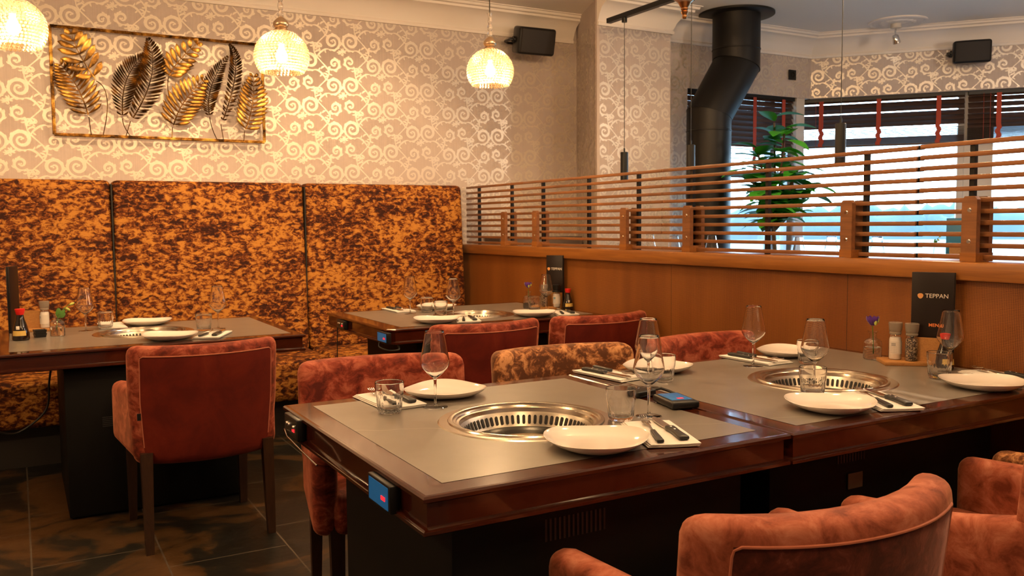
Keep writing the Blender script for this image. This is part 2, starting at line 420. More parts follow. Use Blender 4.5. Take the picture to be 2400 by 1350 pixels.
#--PART2--
# ------------------------------------------------------------------ room shell
CE = 2.90                                    # ceiling
A = Vector((6.165, 5.535)); U = Vector((.645, -.764)).normalized(); NB = Vector((.764, .645)).normalized()
def bay(s, off=0): p = A + U * s + NB * off; return (p.x, p.y)
BL = 3.4
# foil scrolls: one repeat of leafy spirals, as thin printed shapes in the plane of the wall
def scroll_tile(TW, TH):
    polys = []
    rr = random.Random(3)
    def ribbon(pts, w):
        n = len(pts); le = []; ri = []
        for i, p in enumerate(pts):
            a = pts[max(i - 1, 0)]; b = pts[min(i + 1, n - 1)]; d = Vector((b[0] - a[0], b[1] - a[1]))
            d = d.normalized() if d.length > 0 else Vector((1, 0)); nn = Vector((-d.y, d.x)); ww = w(i / (n - 1))
            le.append((p[0] + nn.x * ww, p[1] + nn.y * ww)); ri.append((p[0] - nn.x * ww, p[1] - nn.y * ww))
        for i in range(n - 1): polys.append([le[i], ri[i], ri[i + 1], le[i + 1]])
    def leaf(x, y, a, l, w, bend=.5):
        pts = []
        for i in range(5):
            t = i / 4; aa = a + bend * t; pts.append((x + math.cos(a + bend * t * .6) * l * t, y + math.sin(a + bend * t * .6) * l * t))
        ribbon(pts, lambda t: w * (math.sin(PI * (.12 + .88 * (1 - t))) + .02))
    def spiral(cx, cy, R_, d, a0, turns=1.55, w=.0058, lobes=8):
        pts = []; n = 30
        for i in range(n + 1):
            t = i / n; r = R_ * (1 - t) ** .85 * .92 + R_ * .08; a = a0 + d * 2 * PI * turns * t
            pts.append((cx + r * math.cos(a), cy + r * math.sin(a)))
        ribbon(pts, lambda t: w * (.45 + 1.0 * math.sin(PI * min(1, t * 1.25)) ** .7 if t < .8 else .45 + (1 - t) * 2.2))
        for k in range(lobes):
            t = .02 + .42 * k / lobes; i = int(t * n); p = pts[i]; a = a0 + d * 2 * PI * turns * t
            leaf(p[0], p[1], a + d * .75, .017 + .010 * (k % 2), .0048, d * .9)
        for k in range(4):
            t = .5 + .35 * k / 4; p = pts[int(t * n)]; a = a0 + d * 2 * PI * turns * t
            leaf(p[0], p[1], a + d * .8, .009, .0028, d * .8)
        e = pts[-1]; leaf(e[0], e[1], a0 + d * 2 * PI * turns, .012, .006, 1.5); leaf(e[0], e[1], a0 + d * 2 * PI * turns + 2.4, .010, .005, 1.5)
        return pts[0], a0 - d * PI / 2
    def stem(p0, a0, p1, a1, w=.0042, k=.07):
        q0 = (p0[0] + math.cos(a0) * k, p0[1] + math.sin(a0) * k); q1 = (p1[0] + math.cos(a1) * k, p1[1] + math.sin(a1) * k)
        pts = []
        for i in range(15):
            t = i / 14; c = ((1 - t) ** 3, 3 * t * (1 - t) ** 2, 3 * t * t * (1 - t), t ** 3)
            pts.append(tuple(sum(cc * pp[j] for cc, pp in zip(c, (p0, q0, q1, p1))) for j in (0, 1)))
        ribbon(pts, lambda t: w * (.5 + .8 * math.sin(PI * t)))
        for i in (4, 8, 11):
            p = pts[i]; a = math.atan2(pts[i + 1][1] - p[1], pts[i + 1][0] - p[0]); leaf(p[0], p[1], a + (.8 if i != 8 else -.8), .026, .005, .9 if i != 8 else -.9)
    def fleur(x, y, a):
        for k in (-1.1, -.45, .1, .65, 1.2): leaf(x, y, a + k, .030 if abs(k) < .8 else .022, .0052, .5 * (1 if k > 0 else -1))
        leaf(x, y, a + PI, .02, .004, .8)
    # one wavy vine per repeat with spirals curling off both sides
    def vx(z): return .145 + .050 * math.sin(2 * PI * z / .30)
    pts = [(vx(.30 * k / 28), .30 * k / 28) for k in range(29)]
    ribbon(pts, lambda t: .0034 + .0016 * math.sin(4 * PI * t) ** 2)
    for k, (zz, sd) in enumerate(((.03, 1), (.055, -1), (.10, 1), (.12, -1), (.175, -1), (.205, 1), (.25, -1), (.275, 1))):
        a = math.atan2(1, (vx(zz + .01) - vx(zz)) / .01); leaf(vx(zz), zz, a - sd * .75, .030 + .008 * (k % 2), .0062, -sd * 1.0)
    p, a = spiral(.066, .150, .064, -1, -1.2, 1.75, .0072, 11); stem(p, a, (vx(.03), .03), 1.9, .0052, .035)
    p, a = spiral(.226, .292, .060, 1, 4.3, 1.7, .0070, 10); stem(p, a, (vx(.18), .18), 1.2, .0050, .03)
    p, a = spiral(.236, .142, .044, 1, 4.0, 1.4, .0060, 8); stem(p, a, (vx(.06), .06), 1.1, .0044, .02)
    p, a = spiral(.056, .010, .042, -1, -.9, 1.35, .0058, 8); stem(p, a, (vx(-.075), -.075), 2.0, .0044, .02)
    fleur(.285, .215, 1.9); fleur(.010, .075, 1.2); fleur(.130, .245, 1.7)
    return polys
TW, TH = .29, .30
TILE = scroll_tile(TW, TH)
def paper_wall(name, segs, z0, z1, thick, holes=(), pattern_z=None):
    """segs: [(p0, p1)] plan line; the room is on the right hand of p0->p1; the slab goes to the left"""
    bm = B()
    for (p0, p1, zz) in segs:
        p0 = Vector(p0); p1 = Vector(p1); d = (p1 - p0).normalized(); nn = Vector((-d.y, d.x)); Ln = (p1 - p0).length
        for (s0, s1, a0, a1) in zz:
            c = [p0 + d * s0, p0 + d * s1, p0 + d * s1 + nn * thick, p0 + d * s0 + nn * thick]
            prism(bm, [(x.x, x.y) for x in c], a0, a1, 0)
            lo = max(a0, pattern_z[0]); hi = min(a1, pattern_z[1])
            if hi <= lo: continue
            k0 = int(s0 / TW) - 1; k1 = int(s1 / TW) + 1
            for i in range(k0, k1 + 1):
                for j in range(int(lo / TH) - 2, int(hi / TH) + 2):
                    ox = i * TW; oz = j * TH + (TH / 2 if i % 2 else 0)
                    for pi_, poly in enumerate(TILE):
                        u = [(ox + x, oz + y) for x, y in poly]
                        if min(q_[0] for q_ in u) < s0 + .002 or max(q_[0] for q_ in u) > s1 - .002 or min(q_[1] for q_ in u) < lo or max(q_[1] for q_ in u) > hi: continue
                        dd = .0008 + .00002 * (pi_ % 60); vs = [bm.verts.new((p0.x + d.x * x - nn.x * dd, p0.y + d.y * x - nn.y * dd, z)) for x, z in u]
                        bm.faces.new(vs[::-1]).material_index = 1
    return struct(name, bm, None, 0, mats=['paper', 'foil'], norm=False)
paper_wall('wall_back', [((-3.2, 5.95), (3.97, 5.95), [(0, 7.17, 0, CE)])], 0, CE, .12, pattern_z=(.8, 2.73))
paper_wall('wall_middle', [((3.97, 5.95), (3.72, 5.31), [(0, .687, 0, CE)]), ((3.72, 5.31), (4.40, 5.31), [(0, .68, 0, CE)])], 0, CE, .02, pattern_z=(.8, 2.75))
paper_wall('wall_middle', [((4.40, 5.332), (4.40, 5.53), [(0, .198, 0, CE)]), ((4.40, 5.53), (6.165, 5.535), [(0, .36, 0, CE), (.36, 1.765, 2.36, CE), (.36, 1.765, 0, .5)])], 0, CE, .12, pattern_z=(.8, 2.73))
paper_wall('wall_right', [((A.x, A.y), bay(BL), [(0, BL, 2.36, CE), (0, BL, 0, .5)])], 0, CE, .10, pattern_z=(.8, 2.73))
bm = B(); e = bay(BL); prism(bm, [e, (e[0], -3.2), (e[0] + .12, -3.2), (e[0] + .12, e[1])], 0, CE); struct('wall_right', bm, 'paper', 0)
bm = B(); box(bm, -3.32, -3.2, -3.2, 6.05, 0, CE); struct('wall_left', bm, 'paper', 0)
bm = B(); box(bm, -3.2, e[0], -3.32, -3.2, 0, CE); struct('wall_front', bm, 'paper', 0)
bm = B(); box(bm, -3.32, 9.2, -3.32, 7.2, -.1, 0); struct('floor', bm, 'floor', 0)
bm = B(); box(bm, -3.32, 9.2, -3.32, 6.6, CE, CE + .1); struct('ceiling', bm, 'ceiling', 0)
bm = B(); box(bm, 3.10, 6.3, 1.6, 5.28, .001, .20); struct('floor_platform', bm, 'wainscot', 0)
# cornices
CP = [(0, 2.705), (.018, 2.705), (.022, 2.722), (.012, 2.735), (.020, 2.750), (.034, 2.785), (.060, 2.822), (.098, 2.848), (.128, 2.856), (.130, 2.872), (.152, 2.876), (.158, 2.892), (.172, 2.894), (.172, CE), (0, CE)]
bm = B(); sweep(bm, [(-3.2, 5.95), (3.93, 5.95)], CP, side=-1); struct('trim_1', bm, 'cornice')
bm = B(); sweep(bm, [(3.72, 5.31), (4.40, 5.31), (4.40, 5.53), (6.165, 5.535), bay(BL)], CP, side=-1); struct('trim_2', bm, 'cornice')
# windows: recess window, two bay windows
def window(n, p0, p1, z0, z1, mull, mt, off=0):
    """frame along p0->p1 with vertical mullions at distances mull; outside on the left"""
    p0 = Vector(p0); p1 = Vector(p1); d = (p1 - p0).normalized(); nn = Vector((-d.y, d.x)); Ln = (p1 - p0).length
    ang = math.atan2(d.y, d.x)
    fr = thing('window_%d' % n, '', '', (p0.x, p0.y, 0), ang); fr['kind'] = 'structure'
    bm = B()
    for a, b in [(0, .055), (Ln - .055, Ln)] + [(x - w / 2, x + w / 2) for x, w in mull]: box(bm, a, b, off, off + .07, z0, z1)
    box(bm, 0, Ln, off + .001, off + .069, z0, z0 + .06); box(bm, 0, Ln, off + .001, off + .069, z1 - .06, z1)
    obj('window_frame', bm, mt, fr, 0)
    bm = B(); box(bm, .03, Ln - .03, off + .032, off + .038, z0 + .03, z1 - .03); obj('glass_pane', bm, 'pane', fr, 0)
    bm = B(); box(bm, -.02, Ln + .02, off - .06, off + .09, z0 - .03, z0); obj('window_sill', bm, 'frame_white', fr, 0)
    return fr
window(1, (4.76, 5.60), (6.02, 5.60), .5, 2.42, [(1.02, .05)], 'frame_grey')
window(2, bay(-.13, .12), bay(1.25, .12), .5, 2.42, [], 'frame_white')
window(3, bay(1.41, .12), bay(3.38, .12), .5, 2.42, [], 'frame_white')
bm = B(); prism(bm, [bay(1.245, .11), bay(1.415, .11), bay(1.415, .24), bay(1.245, .24)], .5, 2.42); struct('trim_3', bm, 'frame_white', 0)
bm = B(); box(bm, 6.01, 6.11, 5.545, 5.72, .5, 2.36); struct('trim_4', bm, 'frame_white', 0)
# light portals in the window openings (sampling aid for the sky light, they emit nothing)
def portal(p0, p1, z0, z1):
    p0 = Vector(p0); p1 = Vector(p1); c = (p0 + p1) / 2; d = (p1 - p0).normalized(); Ln = (p1 - p0).length
    inward = Vector((d.y, -d.x, 0))
    o = light('window_portal', 'AREA', (c.x, c.y, (z0 + z1) / 2), 1, size=Ln, sy=z1 - z0)
    o.rotation_euler = Vector((0, 0, -1)).rotation_difference(inward).to_euler()
    X = Vector((d.x, d.y, 0)); Z = -inward; Y = Z.cross(X)
    o.rotation_euler = Matrix((X, Y, Z)).transposed().to_euler()
    o.data.cycles.is_portal = True
portal((4.76, 5.72), (6.02, 5.72), .5, 2.42); portal(bay(-.1, .22), bay(3.38, .22), .5, 2.42)
# outside
bm = B(); bmesh.ops.create_grid(bm, x_segments=2, y_segments=2, size=200); o = struct('ground', bm, 'grass', 0); o.location = (90, 90, -.5)
bm = B(); rt = random.Random(5)
for k, dist in ((0, 95), (1, 120)):
    pts = []
    for i in range(301):
        a = math.radians(5 + i * .30); h_ = 2.3 + k * 1.1 + .9 * noise.noise((i * .11, k * 9, 0)) + .9 * noise.noise((i * .5, k * 5, 3)) + .35 * rt.random()
        pts.append((a, max(.6, h_)))
    rings = [[bm.verts.new((math.cos(a) * (dist + dy), math.sin(a) * (dist + dy), -.5 + z * h_)) for (dy, z) in ((-3, 0), (-2.4, .45), (-1, .85), (1, 1.0), (3, .8), (5, 0))] for a, h_ in pts]
    for a, b in zip(rings, rings[1:]):
        for i in range(5): bm.faces.new([a[i], b[i], b[i + 1], a[i + 1]])
tag(obj('tree_line', bm, 'hills', None, 80), 'hazy blue-green line of distant trees seen through the bay window', 'trees', kind='stuff')
# parking / path strip outside
bm = B(); box(bm, 12, 90, 10, 16, -.5, -.48); struct('path', bm, 'frame_grey', 0)

# ------------------------------------------------------------------ partition with slat screen
P = thing('partition_wall', 'low partition of woven orange-brown veneer topped by an oak ledge, dividing the dining room', 'partition', (2.93, 0, 0))
Y0, Y1 = .6, 5.94
bm = B(); box(bm, 0, .16, Y0, Y1, .08, 1.07); obj('panel', bm, 'veneer', P, 0)
bm = B(); box(bm, .02, .14, Y0, Y1, 0, .08); obj('plinth', bm, 'floorbase', P, 0)
bm = B(); rbox(bm, (.085, (Y0 + Y1) / 2, 1.10), (.23, Y1 - Y0, .065), .006, (1, 1, 1), seg=1); obj('ledge', bm, 'ledge', P)
bm = B()
for y in (4.62, 3.52, 2.42, 1.32): box(bm, -.0006, .01, y, y + .0015, .08, 1.066)
obj('panel_joint', bm, 'slot', P, 0)
SC = thing('slat_screen', 'long screen of horizontal teak slats bolted on short wooden posts along the partition ledge', 'screen', (2.93, 0, 0))
zs = [1.552 - .0405 * k for k in range(11)]
segs = [(5.085, 5.93), (3.637, 5.083), (2.142, 3.635), (.62, 2.128)]
for k, z in enumerate(zs):
    for si, (a, b) in enumerate(segs):
        bm = B(); rbox(bm, (.035, (a + b) / 2, z + (.002 if si == 3 else 0)), (.012, b - a, .0165), .002, (1, 1, 1), seg=1); obj('slat', bm, 'slat', SC)
for z in zs:
    bm = B(); box(bm, .041, .0425, 2.118, 2.152, z - .008, z + .009); obj('slat_joiner', bm, 'black', SC, 0)
for y in (5.29, 4.87, 3.92, 3.395, 2.425, 1.90, 1.15):
    bm = B(); 
    for dx in (-.012, .062):
        prism(bm, [(-.028, 1.165), (.028, 1.165), (.028, 1.352), (.018, 1.364), (-.018, 1.364), (-.028, 1.352)], 0, .022, M4=Matrix(((0, 0, 1, dx), (1, 0, 0, y), (0, 1, 0, 0), (0, 0, 0, 1))))
    obj('clamp_post', bm, 'slat', SC, 0)
    bm = B(); box(bm, -.014, .086, y - .030, y + .030, 1.1335, 1.165); obj('post_foot', bm, 'ledge', SC, 0)
    for z in (1.205, 1.315):
        bm = B(); lathe(bm, [(0, .003), (.006, .003), (.0085, 0), (.0085, -.002)], 12, M4=T((-.012, y, z)) @ RY(-PI / 2)); obj('bolt', bm, 'chrome', SC)
for y in (5.76, 5.27, 4.86, 4.34, 3.86, 3.42, 2.91, 2.38, 1.93, 1.2):
    bm = B(); box(bm, .043, .062, y - .009, y + .009, 1.1335, 1.562); obj('steel_post', bm, 'black', SC, 0)

# ------------------------------------------------------------------ banquette along the back wall
BQ = thing('banquette', 'high-backed orange-gold crushed velvet banquette running along the wallpapered wall', 'banquette', (0, 0, 0))
def back_def(cx, zc, ys):
    def f(p):
        z = p.z + zc
        return (p.x, p.y + (z - .45) * .06 + (0), p.z)
    return f
for (a, b) in ((-1.83, -.662), (-.658, .512), (.516, 1.688), (1.692, 2.865)):
    bm = B(); cx = (a + b) / 2; rbox(bm, (cx, 5.805, 1.005), (b - a, .13, 1.12), .035, (6, 1, 8), back_def(cx, 1.005, 0)); obj('back_panel', bm, 'velvet_banq', BQ)
    bm = B(); rbox(bm, (cx, 5.49, .345), (b - a, .54, .25), .04, (6, 4, 1)); obj('seat_cushion', bm, 'velvet_banq', BQ)
bm = B(); box(bm, -1.83, 2.86, 5.32, 5.80, 0, .23); obj('plinth', bm, 'floorbase', BQ, 0)
bm = B()
for x in (-.66, .514, 1.69): box(bm, x - .004, x + .004, 5.79, 5.9, .45, 1.54)
obj('seam', bm, 'slot', BQ, 0)
bm = B(); box(bm, 3.12, 3.85, 5.70, 5.94, .2, 1.18); struct('wainscot', bm, 'wainscot', 0)['kind'] = 'structure'
#--PART3--
# ------------------------------------------------------------------ grill tables
ZT = .76
M['vent_grey'] = mat('vent_grey', (.022, .021, .020), .5); M['socket_beige'] = mat('socket_beige', (.12, .10, .07), .5)
def rect_path(x0, x1, y0, y1): return [(x0, y0), (x1, y0), (x1, y1), (x0, y1)]
def grill(parent, cx, cy, R_=.205):
    g = obj('grill_rim', (lambda bm: (lathe(bm, [(R_ + .03, -.004), (R_ + .03, .0005), (R_ + .026, .003), (R_ + .004, .0035), (R_ + .002, .007), (R_ - .004, .0085), (R_ - .010, .007), (R_ - .011, .002), (R_ - .018, .002), (R_ - .020, -.002), (R_ - .027, -.003), (R_ - .029, -.010), (R_ - .030, -.016)], 72), bm)[1])(B()), 'steel', parent, 30, loc=(cx, cy, ZT))
    bm = B(); lathe(bm, [(R_ - .030, -.014), (R_ - .034, -.020), (R_ - .046, -.047), (R_ - .049, -.052), (R_ - .056, -.053)], 72); b = obj('slotted_basket', bm, 'steel2', g, 30)
    bm = B()
    for i in range(64):
        a = 2 * PI * i / 64
        p0 = Vector((R_ - .0350, 0, -.0215)); p1 = Vector((R_ - .0455, 0, -.0455)); d = (p1 - p0).normalized()
        pts = []
        for k in range(10):
            t = PI / 2 + PI * k / 4.5 if k < 5 else 0
        w = .0042; nrm = Vector((-d.z, 0, d.x)); off = Vector((-.0022, 0, -.0002))
        side = Vector((0, 1, 0)); poly = []
        for k in range(6): th = PI * k / 5; poly.append(p0 + side * (w * math.cos(th)) - d * (w * math.sin(th)) + d * w)
        for k in range(6): th = PI + PI * k / 5; poly.append(p1 + side * (w * math.cos(th)) - d * (w * math.sin(th)) - d * w)
        vs = [bm.verts.new(RZ(a) @ (p + off)) for p in poly]; bm.faces.new(vs)
    obj('air_slots', bm, 'slot', b, 0)
    bm = B(); lathe(bm, [(R_ - .050, -.0525), (R_ - .054, -.051), (R_ - .058, -.053), (R_ - .066, -.062), (R_ - .070, -.066), (0, -.068)], 64); pn = obj('drip_pan', bm, 'pan', g)
    bm = B(); lathe(bm, [(.100, -.068), (.100, -.061), (.093, -.057), (.03, -.053), (.0, -.053)], 48, f=lambda a, r, z: 1 + .03 * math.sin(a * 24)); obj('burner', bm, 'burner', pn)
    return g
def table(label, x0, x1, y0, y1, ix0, ix1, iy0, iy1, hc, cab, R_=.205, panels=(), vents=(), chamfer=0):
    """origin: middle of the footprint; all coordinates given in the room and stored relative"""
    ox, oy = (x0 + x1) / 2, (y0 + y1) / 2
    t = thing('grill_table', label, 'table', (ox, oy, 0), 0)
    X0, X1, Y0_, Y1_ = x0 - ox, x1 - ox, y0 - oy, y1 - oy; I = (ix0 - ox, ix1 - ox, iy0 - oy, iy1 - oy)
    # wooden border and moulded apron
    bm = B()
    if chamfer: c = chamfer; outer = [(X0 + c, Y0_), (X1, Y0_), (X1, Y1_), (X0, Y1_), (X0, Y0_ + c)]
    else: outer = rect_path(X0, X1, Y0_, Y1_)
    pr = [(.010, ZT), (.004, ZT - .001), (0, ZT - .005), (0, ZT - .012), (.006, ZT - .016), (.012, ZT - .018), (.012, ZT - .064), (.006, ZT - .066), (0, ZT - .070), (0, ZT - .077), (.004, ZT - .080), (.03, ZT - .080)]
    sweep(bm, outer, pr, closed=True)
    # flat border strip from the inlay to the edge (four mitred boards)
    c = [(X0 + .0095, Y0_ + .0095), (X1 - .0095, Y0_ + .0095), (X1 - .0095, Y1_ - .0095), (X0 + .0095, Y1_ - .0095)]
    n_ = [(I[0], I[2]), (I[1], I[2]), (I[1], I[3]), (I[0], I[3])]
    if chamfer: cc = [(X0 + .0095, Y0_ + chamfer + .004), (X0 + chamfer + .004, Y0_ + .0095)]
    for i in range(4):
        j = (i + 1) % 4
        if chamfer and i == 0: poly = [cc[1], c[1], n_[1], n_[0]]
        elif chamfer and i == 3: poly = [c[3], cc[0], n_[0], n_[3]]
        else: poly = [c[i], c[j], n_[j], n_[i]]
        bm.faces.new([bm.verts.new((p[0], p[1], ZT)) for p in poly])
    if chamfer: bm.faces.new([bm.verts.new((p[0], p[1], ZT)) for p in (cc[0], cc[1], n_[0])])
    box(bm, X0 + .02, X1 - .02, Y0_ + .02, Y1_ - .02, ZT - .080, ZT - .072)
    obj('wooden_frame', bm, 'mahogany', t, 30)
    # ceramic inlay with the round cut-out
    hx, hy = hc[0] - ox, hc[1] - oy; bm = B(); inner = []; outr = []
    angs = [2 * PI * k / 72 for k in range(72)] + [math.atan2(p[1] - hy, p[0] - hx) % (2 * PI) for p in n_]
    angs = sorted(set(round(a, 6) for a in angs))
    for a in angs:
        ca, sa = math.cos(a), math.sin(a); inner.append(bm.verts.new((hx + ca * (R_ + .02), hy + sa * (R_ + .02), ZT + .0006)))
        ts = []
        if ca > 1e-6: ts.append((I[1] - hx) / ca)
        if ca < -1e-6: ts.append((I[0] - hx) / ca)
        if sa > 1e-6: ts.append((I[3] - hy) / sa)
        if sa < -1e-6: ts.append((I[2] - hy) / sa)
        q_ = min(ts); outr.append(bm.verts.new((hx + ca * q_, hy + sa * q_, ZT + .0006)))
    for i in range(len(angs)):
        j = (i + 1) % len(angs); bm.faces.new([inner[i], outr[i], outr[j], inner[j]])
    o = obj('stone_inlay', bm, 'ceramic', t, 0)
    grill(t, hx, hy, R_)
    # black base cabinet
    cx0, cx1, cy0, cy1 = cab; bm = B(); rbox(bm, ((cx0 + cx1) / 2 - ox, (cy0 + cy1) / 2 - oy, .335), (cx1 - cx0, cy1 - cy0, .65), .006, (1, 1, 1), seg=1)
    box(bm, cx0 - ox + .02, cx1 - ox - .02, cy0 - oy + .02, cy1 - oy - .02, 0, .02)
    cb = obj('base_cabinet', bm, 'cabinet', t)
    for (face, a, zz, n, w, h_) in vents:
        bm = B()
        for k in range(n):
            if face == 'front': box(bm, a - ox + k * w, a - ox + k * w + w * .45, cy0 - oy - .0015, cy0 - oy + .001, zz, zz + h_)
            elif face == 'slit': box(bm, a - ox, a - ox + w, cy0 - oy - .0015, cy0 - oy + .001, zz + k * .008, zz + k * .008 + .004)
            else: box(bm, cx0 - ox - .0015, cx0 - ox + .001, a - oy + k * w, a - oy + k * w + w * .45, zz, zz + h_)
        obj('air_vent', bm, 'vent_grey' if face != 'side' else 'cabinet_vent', cb, 0)
    return t
def control_panel(label, x, y, z, lit=True, w=.130, h=.060, rod=False):
    t = thing('control_panel', label, 'control panel', (x, y, z), 0)
    bm = B(); rbox(bm, (-.012, 0, 0), (.024, w, h), .004, (1, 1, 1), seg=2); hs = obj('housing', bm, 'black', t)
    bm = B(); box(bm, -.0250, -.0238, -w / 2 + .010, w / 2 - .010, -h / 2 + .006, h / 2 - .006); s = obj('display', bm, 'screen' if lit else 'screen_off', t, 0)
    bm = B(); rbox(bm, (-.0256, -w * .22, -.004), (.0014, .022, .009), .0006, (1, 1, 1), seg=1); obj('red_digits', bm, 'red_led', s)
    if not lit:
        bm = B()
        for dy in (.03, .01, -.035): lathe(bm, [(0, .006), (.005, .005), (.006, 0)], 12, M4=T((-.025, dy, .006)) @ RY(-PI / 2))
        obj('button', bm, 'chrome', t)
    return t
T1 = table('nearest dark mahogany grill table with grey stone top, its left end free', .657, 1.640, 1.515, 2.526, .727, 1.590, 1.582, 2.462, (1.160, 1.985), (.755, 1.56, 1.60, 2.27), vents=(('front', .98, .585, 14, .012, .05), ('side', 1.72, .42, 1, .14, .03)))
T2 = table('mahogany grill table joined to the nearest one and ending at the wooden partition', 1.645, 2.925, 1.512, 2.526, 1.716, 2.880, 1.568, 2.486, (2.285, 1.985), (1.72, 2.70, 1.66, 2.20), vents=(('front', 1.98, .60, 10, .012, .04),))
TM = table('mahogany grill table in the far corner between banquette and partition', 1.600, 2.925, 4.085, 5.10, 1.690, 2.880, 4.150, 5.04, (2.285, 4.50), (1.80, 2.60, 4.20, 4.95), chamfer=.035)
TL = table('mahogany grill table at the left in front of the banquette', -.120, 1.196, 4.146, 5.165, -.045, 1.145, 4.222, 5.10, (.535, 4.66), (.155, .903, 4.225, 5.0), vents=(('slit', .30, .40, 6, .085, .01), ('front', .62, .2, 20, .012, .10)))
bm = B(); rbox(bm, (2.05, 1.655, .545), (.06, .004, .045), .001, (1, 1, 1), seg=1)
tag(obj('wall_socket', bm, 'socket_beige'), 'small pale socket plate on the black base under the joined tables', 'socket')
control_panel('control panel with bright blue display and red digits on the nearest table', .668, 1.722, .716)
cp = control_panel('dark control panel with buttons and metal rod at the nearest table left corner', .668, 2.40, .722, False)
bm = B(); tube(bm, [(-.028, .045, -.018), (-.040, -.02, -.020), (-.040, -.16, -.030), (-.030, -.26, -.046)], .0022, 8); obj('towel_rod', bm, 'chrome', cp)
control_panel('blue lit control panel on the left end of the far corner table, nearer the front', 1.611, 4.15, .716, w=.14, h=.055)
control_panel('small control panel with red light at the back of the far corner table', 1.611, 4.80, .718, w=.13, h=.05, lit=False)
def cable(name, label, pts, r=.004):
    bm = B(); n = len(pts); P_ = []
    for i in range(n - 1):
        p0, p1, p2, p3 = [Vector(pts[max(0, min(n - 1, i + k))]) for k in (-1, 0, 1, 2)]
        for s in range(8):
            t = s / 8; P_.append(.5 * ((2 * p1) + (-p0 + p2) * t + (2 * p0 - 5 * p1 + 4 * p2 - p3) * t * t + (-p0 + 3 * p1 - 3 * p2 + p3) * t ** 3))
    P_.append(Vector(pts[-1])); tube(bm, P_, r, 8)
    return tag(obj(name, bm, 'cord'), label, 'cable')
cable('power_cable', 'black cable looping under the blue panel of the far corner table', [(1.585, 4.18, .69), (1.58, 4.17, .665), (1.60, 4.10, .655), (1.64, 4.06, .66), (1.66, 4.12, .675)])
cable('power_cable', 'thin black cable hanging straight down from the far corner table to the banquette seat', [(1.590, 4.86, .70), (1.590, 4.87, .62), (1.590, 4.88, .40), (1.60, 4.90, .10)], .003)
cable('power_cable', 'black cable hanging beside the base of the left table', [(.13, 4.70, .67), (.11, 4.68, .55), (.09, 4.66, .42), (-.02, 4.66, .33), (-.10, 4.64, .34), (-.16, 4.62, .40)], .005)

# ------------------------------------------------------------------ chairs
def make_chair(m_front, m_back, label, ax=.254):
    t = thing('dining_chair', label, 'chair')
    W2 = .290; zb, zt = .345, .820
    def bdef(p):
        x = p.x; z = p.z + .5825
        wrap = .095 * (abs(x) / W2) ** 2.2
        lean = -(z - .45) * .10
        nar = 1 - .05 * max(0, (.6 - z) / .2)
        top = .003 * (abs(x) / W2) ** 2 * max(0, (z - .6) / .23)
        thick = 1 + .12 * max(0, (z - .6) / .23)
        return (x * nar, -.245 + p.y * thick + wrap + lean, p.z + top)
    bm = B(); rbox(bm, (0, 0, .5825), (W2 * 2, .088, zt - zb), .038, (10, 1, 6), bdef)
    # rear faces use the second velvet, darker on the red and orange chairs
    bm.faces.ensure_lookup_table(); bm.normal_update()
    bmesh.ops.recalc_face_normals(bm, faces=bm.faces)
    for f in bm.faces:
        c = f.calc_center_median()
        if f.normal.y < -.5 and abs(c.x) < .250 and c.z < .768: f.material_index = 1
    b = obj('backrest', bm, None, t, 45, mats=[m_front, m_back])
    pts = []
    XS = [(-.2520, z) for z in (.42, .48, .54, .60, .66, .72, .764)] + [(-.250, .776), (-.240, .782)] + [(-.23 + .46 * i / 20, .782) for i in range(21)] + [(.240, .782), (.250, .776)] + [(.2520, z) for z in (.764, .72, .66, .60, .54, .48, .42)]
    for x, z in XS:
        pts.append(Vector(bdef(Vector((x, -.0437 + .0022 * max(0, (abs(x) - .245) / .015), z - .5825)))) + Vector((0, 0, .5825)))
    bm = B(); tube(bm, pts, .0028, 6); obj('piping', bm, 'piping', b)
    def sdef(p): return (p.x * (1 - .03 * (p.y < 0)), p.y, p.z + .012 * (1 - (p.x / .24) ** 2) * (1 - (p.y / .24) ** 2) * (p.z > 0))
    bm = B(); rbox(bm, (0, .03, .425), (.50, .47, .12), .035, (6, 6, 1), sdef); obj('seat', bm, m_front, t)
    for s in (-1, 1):
        def adef(p, s=s):
            yy = p.y
            rise = .045 * max(0, -yy / .22) ** 1.2
            return (p.x + s * (.014 * yy / .22), yy, p.z + (rise - .012 * max(0, yy / .22)) * (p.z > -.02))
        bm = B(); rbox(bm, (s * ax, .020, .500), (.078, .47, .270), .037, (1, 8, 3), adef); obj('armrest', bm, m_front, t)
        for (ly, d) in ((-.215, -1), (.225, 1)):
            bm = B(); a = .022; b_ = .015
            vs = [bm.verts.new((s * .235 + sx * a, ly + sy * a, .40)) for sx, sy in ((-1, -1), (1, -1), (1, 1), (-1, 1))]
            vb = [bm.verts.new((s * .238 + sx * b_, ly + d * .022 + sy * b_, 0)) for sx, sy in ((-1, -1), (1, -1), (1, 1), (-1, 1))]
            bm.faces.new(vs); bm.faces.new(vb[::-1])
            for i in range(4): bm.faces.new([vs[i], vb[i], vb[(i + 1) % 4], vs[(i + 1) % 4]])
            obj('leg', bm, 'dark_leg', t, 0)
    bm = B(); box(bm, -.272, -.258, -.292, -.2895, .545, .572); obj('maker_tab', bm, 'black', b, 0)
    return t
GR = 'copper red velvet dining chairs'
c1 = make_chair('velvet_red', 'velvet_red_back', 'red velvet chair seen from behind, pulled up to the left table'); c1.location = (.640, 3.865, 0); c1.rotation_euler = (0, 0, math.radians(1))
c1['group'] = GR
co = make_chair('velvet_orange', 'velvet_plum', 'large orange copper velvet chair cropped by the bottom edge, nearest to the camera', .274); co.location = (1.235, 1.245, 0); co.rotation_euler = (0, 0, math.radians(-4)); co.scale = (1, 1, .98)
